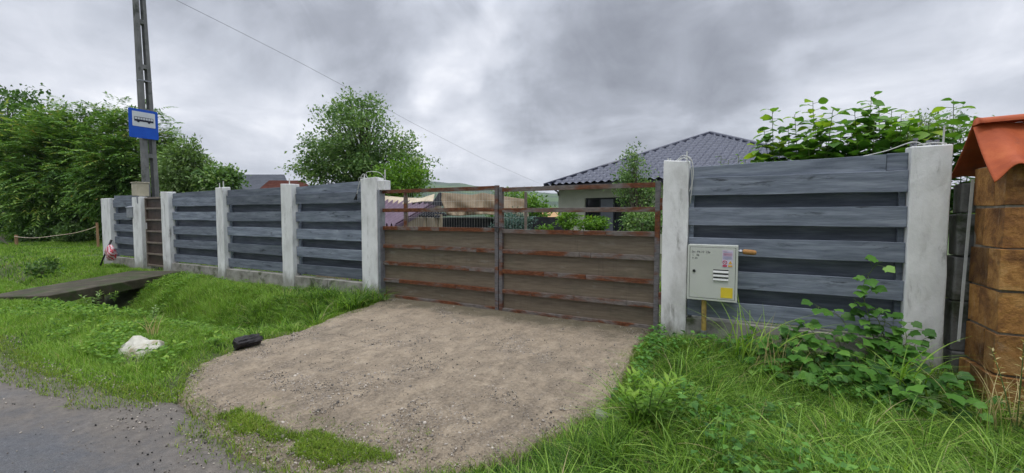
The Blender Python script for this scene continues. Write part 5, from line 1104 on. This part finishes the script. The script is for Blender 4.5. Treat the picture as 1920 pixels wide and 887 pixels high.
def nf(sc, seed):
    G = np.array([[_n.fractal(Vector((x * sc, y * sc, seed)), 1, 2, 3) for x in _gx] for y in _gy])
    def f(x, y): i = np.clip(((x + 40) / .25), 0, len(_gx) - 2); j = np.clip(y / .25, 0, len(_gy) - 2); i0 = i.astype(int); j0 = j.astype(int); a = i - i0; b = j - j0; return G[j0, i0] * (1 - a) * (1 - b) + G[j0, i0 + 1] * a * (1 - b) + G[j0 + 1, i0] * (1 - a) * b + G[j0 + 1, i0 + 1] * a * b
    return f
NA, NB, NC = nf(.9, 3.3), nf(2.2, 7.7), nf(.45, 12.1)
def pick(x0, x1, y0, y1, dens, drv=.0, rd=.0):
    n = int((x1 - x0) * (y1 - y0) * dens); x = rng.uniform(x0, x1, n); y = rng.uniform(y0, y1, n)
    k = (sdpoly(x, y, DRV) + NB(x, y) * .06 < drv) & (sdpoly(x, y, RD) + NB(x + 3, y) * .08 < rd)
    s_ = sdpoly(x, y, BR) < -.02; k &= s_; c_ = gnd(252, 678)[:2]; k &= (np.hypot((x - c_[0]) / 1.5, y - c_[1]) > .13) | (rng.random(len(x)) < .12); return x[k], y[k]
def mk(name, x, y, hf, w, bendm, mat, segs, rbias=.5, rs=.2, zoff=-.02):
    h = hf * rng.uniform(.55, 1.25, len(x)); z = hgt(x, y) + zoff; az = rng.uniform(0, 2 * np.pi, len(x)) ; bend = np.clip(rng.normal(bendm, .25, len(x)), .05, 1.3)
    rn = rbias + .22 * NA(x, y) + rng.normal(size=len(x)) * rs; dry = rng.random(len(x)) < .035; rn = np.where(dry, rng.uniform(.965, 1, len(x)), np.clip(rn, 0, .95)); return blades(np.stack([x, y, z], -1), h, w * rng.uniform(.7, 1.3, len(x)), az, bend, rn, mat, name, segs)
# left verge, near part to fence
x, y = pick(-16.5, -4.2, 1.3, 5.85, 5200); keep = rng.random(len(x)) < np.clip(.55 + .5 * sstep(-x, 4, 7) , 0, 1)
dd = np.minimum(-sdpoly(x, y, DRV), -sdpoly(x, y, RD)); hh = .045 + .075 * sstep(dd, 0, .5) + .05 * np.clip(NA(x, y), -.5, 1) + .05 * sstep(y, 3.3, 4.2)
hh = hh * (1 - .45 * sstep(y, 5.1, 5.6)); hh = np.where((dd < .12) & (rng.random(len(x)) < .5), .02, hh) * (1 + .45 * np.clip(NB(x * .9, y * .9 + 7), -1, 1))
mk('grass', x, y, np.clip(hh, .025, .3), .0062, .55, M['grass'], 3, .66)
def tufts(x, y, per, rad, hf, w, bendm, mat, segs, rb, hs=.25):
    n = len(x); k = per; cx_, cy_ = np.repeat(x, k), np.repeat(y, k); th = rng.uniform(0, 2 * np.pi, n * k); rr = rad * np.sqrt(rng.random(n * k)); X_ = cx_ + rr * np.cos(th); Y_ = cy_ + rr * np.sin(th)
    lean = np.repeat(rng.uniform(0, 2 * np.pi, n), k); az = np.arctan2(np.sin(th) + .8 * np.sin(lean), np.cos(th) + .8 * np.cos(lean)) + rng.normal(size=n * k) * .5
    ht = np.repeat(hf * rng.uniform(1 - hs, 1 + hs, n), k) * rng.uniform(.55, 1.15, n * k); bend = np.clip(rng.normal(bendm, .28, n * k), .05, 1.35); keep = (sdpoly(X_, Y_, DRV) < .03) & (Y_ < 5.74) & (sdpoly(X_, Y_, BR) < .02)
    rn = np.clip(rb + np.repeat(rng.normal(size=n) * .18, k) + rng.normal(size=n * k) * .22, 0, .95); dry = rng.random(n * k) < .03; rn = np.where(dry, rng.uniform(.965, 1, n * k), rn)
    X_, Y_, ht, bend, az, rn = [q[keep] for q in (X_, Y_, ht, bend, az, rn)]
    return blades(np.stack([X_, Y_, hgt(X_, Y_) - .02], -1), ht, w * rng.uniform(.6, 1.3, len(X_)), az, bend, rn, mat, 'grass', segs)
x, y = pick(-15, -4.6, 1.9, 5.7, 10, -.15, -.15); dd = -sdpoly(x, y, DRV); tufts(x, y, 30, .08, .13 + .10 * sstep(y, 2.9, 3.8) + .04 * NB(x, y), .0085, .85, M['grass'], 5, .68, .35)
x, y = pick(-12.5, -5.2, 3.1, 4.9, 9, -.12, -.2); tufts(x, y, 18, .05, np.full(len(x), .27), .012, .9, M['grass'], 6, .75, .25)
# low broad-leaved ground cover in patches
def cover(x, y, sz, hmax, mat):
    n = len(x); P = np.stack([x, y, hgt(x, y) + rng.uniform(.02, hmax, n)], -1); T = norm(np.stack([rng.normal(size=n), rng.normal(size=n), rng.uniform(-.2, .6, n)], -1)); Nn = norm(np.array([0, 0, 1.0]) + .5 * rdir(n))
    V, Fs2, rr = scatter(LEAF[0], tri(LEAF[1]), P, frame(T, Nn), sz * rng.uniform(.6, 1.3, n), np.clip(rng.normal(.5, .25, n), 0, 1)); o_ = npmesh('ground_cover', V, Fs2, mat, rnd=rr); tag(o_, kind='stuff')
x, y = pick(-14, -4.6, 1.8, 5.6, 1300, -.08, -.1); k = NB(x * 1.3 + 2, y * 1.3) + .4 * NA(x, y) > .18; cover(x[k], y[k], .055, .16, M['leaf_lime'])
x, y = pick(-1.5, 3.6, 2.5, 5.6, 1100, -.1, -.1); k = NB(x * 1.3 + 5, y * 1.3) + .5 * NA(x, y) > .2; cover(x[k], y[k], .06, .25, M['leaf_vine'])
# tall tuft by the left gate post
x, y = pick(-8.6, -5.1, 4.1, 5.65, 22, -.05); tufts(x, y, 44, .10, .24 + .22 * sstep(x, -8.0, -6.4), .0115, .95, M['grass'], 7, .36, .25)
x, y = pick(-11.5, -5.0, 3.0, 4.6, 14, -.06, -.2); tufts(x, y, 26, .07, .17 + .10 * NB(x, y), .010, .9, M['grass'], 6, .58, .4)
# far left lawn
x, y = pick(-38, -16.5, 1.6, 25, 330); mk('grass', x, y, .14 + .05 * NC(x, y), .020, .5, M['grass'], 2, .6)
x, y = pick(-19.5, -16.5, 1.6, 7.5, 1600); mk('grass', x, y, .12 + .04 * NC(x, y), .010, .5, M['grass'], 2, .6)
# right verge: long arching grass growing in tufts
x, y = pick(-1.9, 4.3, .75, 5.68, 95, .02); dd = -sdpoly(x, y, DRV); hh = .09 + .22 * sstep(dd, 0, .6) + .06 * NB(x, y) - .04 * sstep(y, 4.4, 5.3)
tufts(x, y, 46, .085, np.clip(hh, .05, .42), .0068, .85, M['grass'], 6, .46)
x, y = pick(-.9, 3.8, 1.1, 5.2, 9, -.15); tufts(x, y, 26, .05, np.full(len(x), .44), .0105, .9, M['grass'], 8, .72, .15)
x, y = pick(-1.9, 4.3, .75, 5.7, 2200, .0); mk('grass', x, y, np.full(len(x), .11), .007, .6, M['grass'], 3, .35)
# behind the fence
x, y = pick(-20, 8, 6.3, 12, 120); mk('grass', x, y, np.full(len(x), .2), .02, .5, M['grass'], 2, .5)
# tongue of short yellowing grass between road and driveway, and fringes
n = 110000; x = rng.uniform(-3.5, -1.0, n); y = rng.uniform(1.0, 3.2, n); sdt = sdpoly(x, y, TNG) + NB(x * 1.7 + 9, y * 1.7) * .22 + rng.normal(size=n) * .02; k = (sdt > .05) | ((sdt > -.22) & (rng.random(n) < .05)); x, y, sdt = x[k], y[k], sdt[k]
h = np.clip(.035 + .09 * np.clip(sdt, 0, .4), .03, .08) * rng.uniform(.5, 1.4, len(x)); blades(np.stack([x, y, np.full(len(x), .01)], -1), h, .0050 * rng.uniform(.7, 1.3, len(x)), rng.uniform(0, 6.3, len(x)), np.clip(rng.normal(.8, .3, len(x)), .2, 1.4), np.clip(.45 + .3 * NB(x, y) + rng.normal(size=len(x)) * .22, 0, 1), M['grass_dry'], 'grass', 3)
n = 150000; x = rng.uniform(-9, 1.2, n); y = rng.uniform(1.0, 5.7, n); sdv = sdpoly(x, y, DRV) + NB(x, y) * .12; sr = sdpoly(x, y, RD) + NB(x + 5, y) * .14
k = ((np.abs(sdv) < .10) | ((np.abs(sr) < .20) & (x < gnd(320, 755)[0]))) & (rng.random(n) < .8) & ~((sdv > .02) & (y > 5.0)); x, y = x[k], y[k]
blades(np.stack([x, y, np.full(len(x), .0)], -1), .055 * rng.uniform(.4, 1.4, len(x)), .005 * rng.uniform(.7, 1.3, len(x)), rng.uniform(0, 6.3, len(x)), np.clip(rng.normal(.8, .3, len(x)), .2, 1.4), np.clip(.45 + rng.normal(size=len(x)) * .25, 0, 1), M['grass_dry'], 'grass', 3)
# a few tall arching blades and seed heads by the cabinet
def tuft(name, label, base, n, h, w, mat, seed, bend=.9, spread=.12):
    global rng; rng = np.random.default_rng(seed); P = np.array(base) + np.stack([rng.normal(size=n) * spread, rng.normal(size=n) * spread * .5, np.zeros(n)], -1)
    V0 = len(P); o_ = blades(P, h * rng.uniform(.7, 1.15, n), w * rng.uniform(.8, 1.3, n), rng.uniform(0, 6.28, n), np.clip(rng.normal(bend, .2, n), .2, 1.5), np.clip(rng.normal(.75, .12, n), 0, .95), mat, name, 9); del o_['kind']; return tag(o_, label, 'grass tuft')
c = onp(1400, 640, 5.25); tuft('grass_tuft', 'tall arching grass tuft in front of the gas meter cabinet', (c[0], c[1], -.1), 34, .95, .016, M['grass'], 51, .8)
c = onp(1450, 660, 5.1); tuft('grass_tuft', 'dry straw coloured grass stalks below the right of the cabinet', (c[0], c[1], -.1), 16, .62, .007, M['straw'], 52, .4, .10)
c = onp(1690, 690, 5.0); tuft('grass_tuft', 'broad bladed grass tuft growing through the vine at the right', (c[0], c[1], -.1), 26, .75, .016, M['grass'], 53, .9, .10)
c = onp(1905, 720, 4.6); tuft('grass_tuft', 'thin dry grass at the right edge before the pillar', (c[0], c[1], -.1), 40, .6, .007, M['straw'], 54, .5, .12)
c = gnd(285, 640, -.1); tuft('grass_tuft', 'pale grass tuft standing behind the white stone', (c[0], c[1], -.1), 16, .38, .010, M['straw'], 55, .35, .05)

# ------------------------------------------------------------------ gravel and litter
rng = np.random.default_rng(5)
ph = (1 + 5 ** .5) / 2; IC = norm(np.array([(-1, ph, 0), (1, ph, 0), (-1, -ph, 0), (1, -ph, 0), (0, -1, ph), (0, 1, ph), (0, -1, -ph), (0, 1, -ph), (ph, 0, -1), (ph, 0, 1), (-ph, 0, -1), (-ph, 0, 1)], float))
IF = np.array([(0, 11, 5), (0, 5, 1), (0, 1, 7), (0, 7, 10), (0, 10, 11), (1, 5, 9), (5, 11, 4), (11, 10, 2), (10, 7, 6), (7, 1, 8), (3, 9, 4), (3, 4, 2), (3, 2, 6), (3, 6, 8), (3, 8, 9), (4, 9, 5), (2, 4, 11), (6, 2, 10), (8, 6, 7), (9, 8, 1)])
gm = simple('pebble', [(.3, (.19, .165, .135)), (.7, (.34, .30, .25))], nsc=3, rough=.7, bd=0, rv=.75)
def pebbles(x, y, z, s_, name, mat):
    n = len(x); Q = rdir(n); T = rdir(n); Rm = frame(T, Q); sc = np.stack([s_, s_ * rng.uniform(.6, 1, n), s_ * rng.uniform(.4, .8, n)], -1); V, Fs2, rr = scatter(IC * rng.uniform(.85, 1.1, (12, 1)), IF, np.stack([x, y, z], -1), Rm, sc, rng.random(n)); o_ = npmesh(name, V, Fs2, mat, rnd=rr); tag(o_, kind='stuff'); return o_
n = 60000; x = rng.uniform(-7.5, .6, n); y = rng.uniform(1.0, 5.8, n); sdv = sdpoly(x, y, DRV); gmask = NA(x * 1.5, y * 1.5 + 4) + .5 * NB(x, y); k = (sdv > 0) & ((gmask > .20) | (rng.random(n) < .10) | ((sdv < .25) & (rng.random(n) < .5))); x, y = x[k], y[k]
pebbles(x, y, np.full(len(x), .022), rng.uniform(.003, .009, len(x)) * (1 + (rng.random(len(x)) < .03) * 1.2), 'gravel', gm)
n = 26000; x = rng.uniform(-9, .5, n); y = rng.uniform(.6, 3.2, n); sr = sdpoly(x, y, RD) + NB(x, y) * .2; k = ((np.abs(sr) < .25) & (rng.random(n) < .35)) | ((sr > 0) & (rng.random(n) < .035)); k &= (sdpoly(x, y, TNG) < .0); x, y = x[k], y[k]
pebbles(x, y, np.full(len(x), .008), rng.uniform(.003, .010, len(x)), 'gravel', gm)
dkp = simple('dark_crumb', [(.3, (.012, .012, .012)), (.7, (.035, .033, .03))], rough=.7, bd=0)
n = 170; x = rng.normal(-3.2, 1.0, n); y = rng.normal(1.55, .35, n); k = sdpoly(x, y, RD) > .05; x, y = x[k], y[k]; pebbles(x, y, np.full(len(x), .012), rng.uniform(.003, .009, len(x)), 'road_debris', dkp)
n = 220; x = rng.uniform(-6, .3, n); y = rng.uniform(1.8, 5.4, n); k = sdpoly(x, y, DRV) > .1; x, y = x[k], y[k]; pebbles(x, y, np.full(len(x), .03), rng.uniform(.003, .009, len(x)), 'debris', dkp)
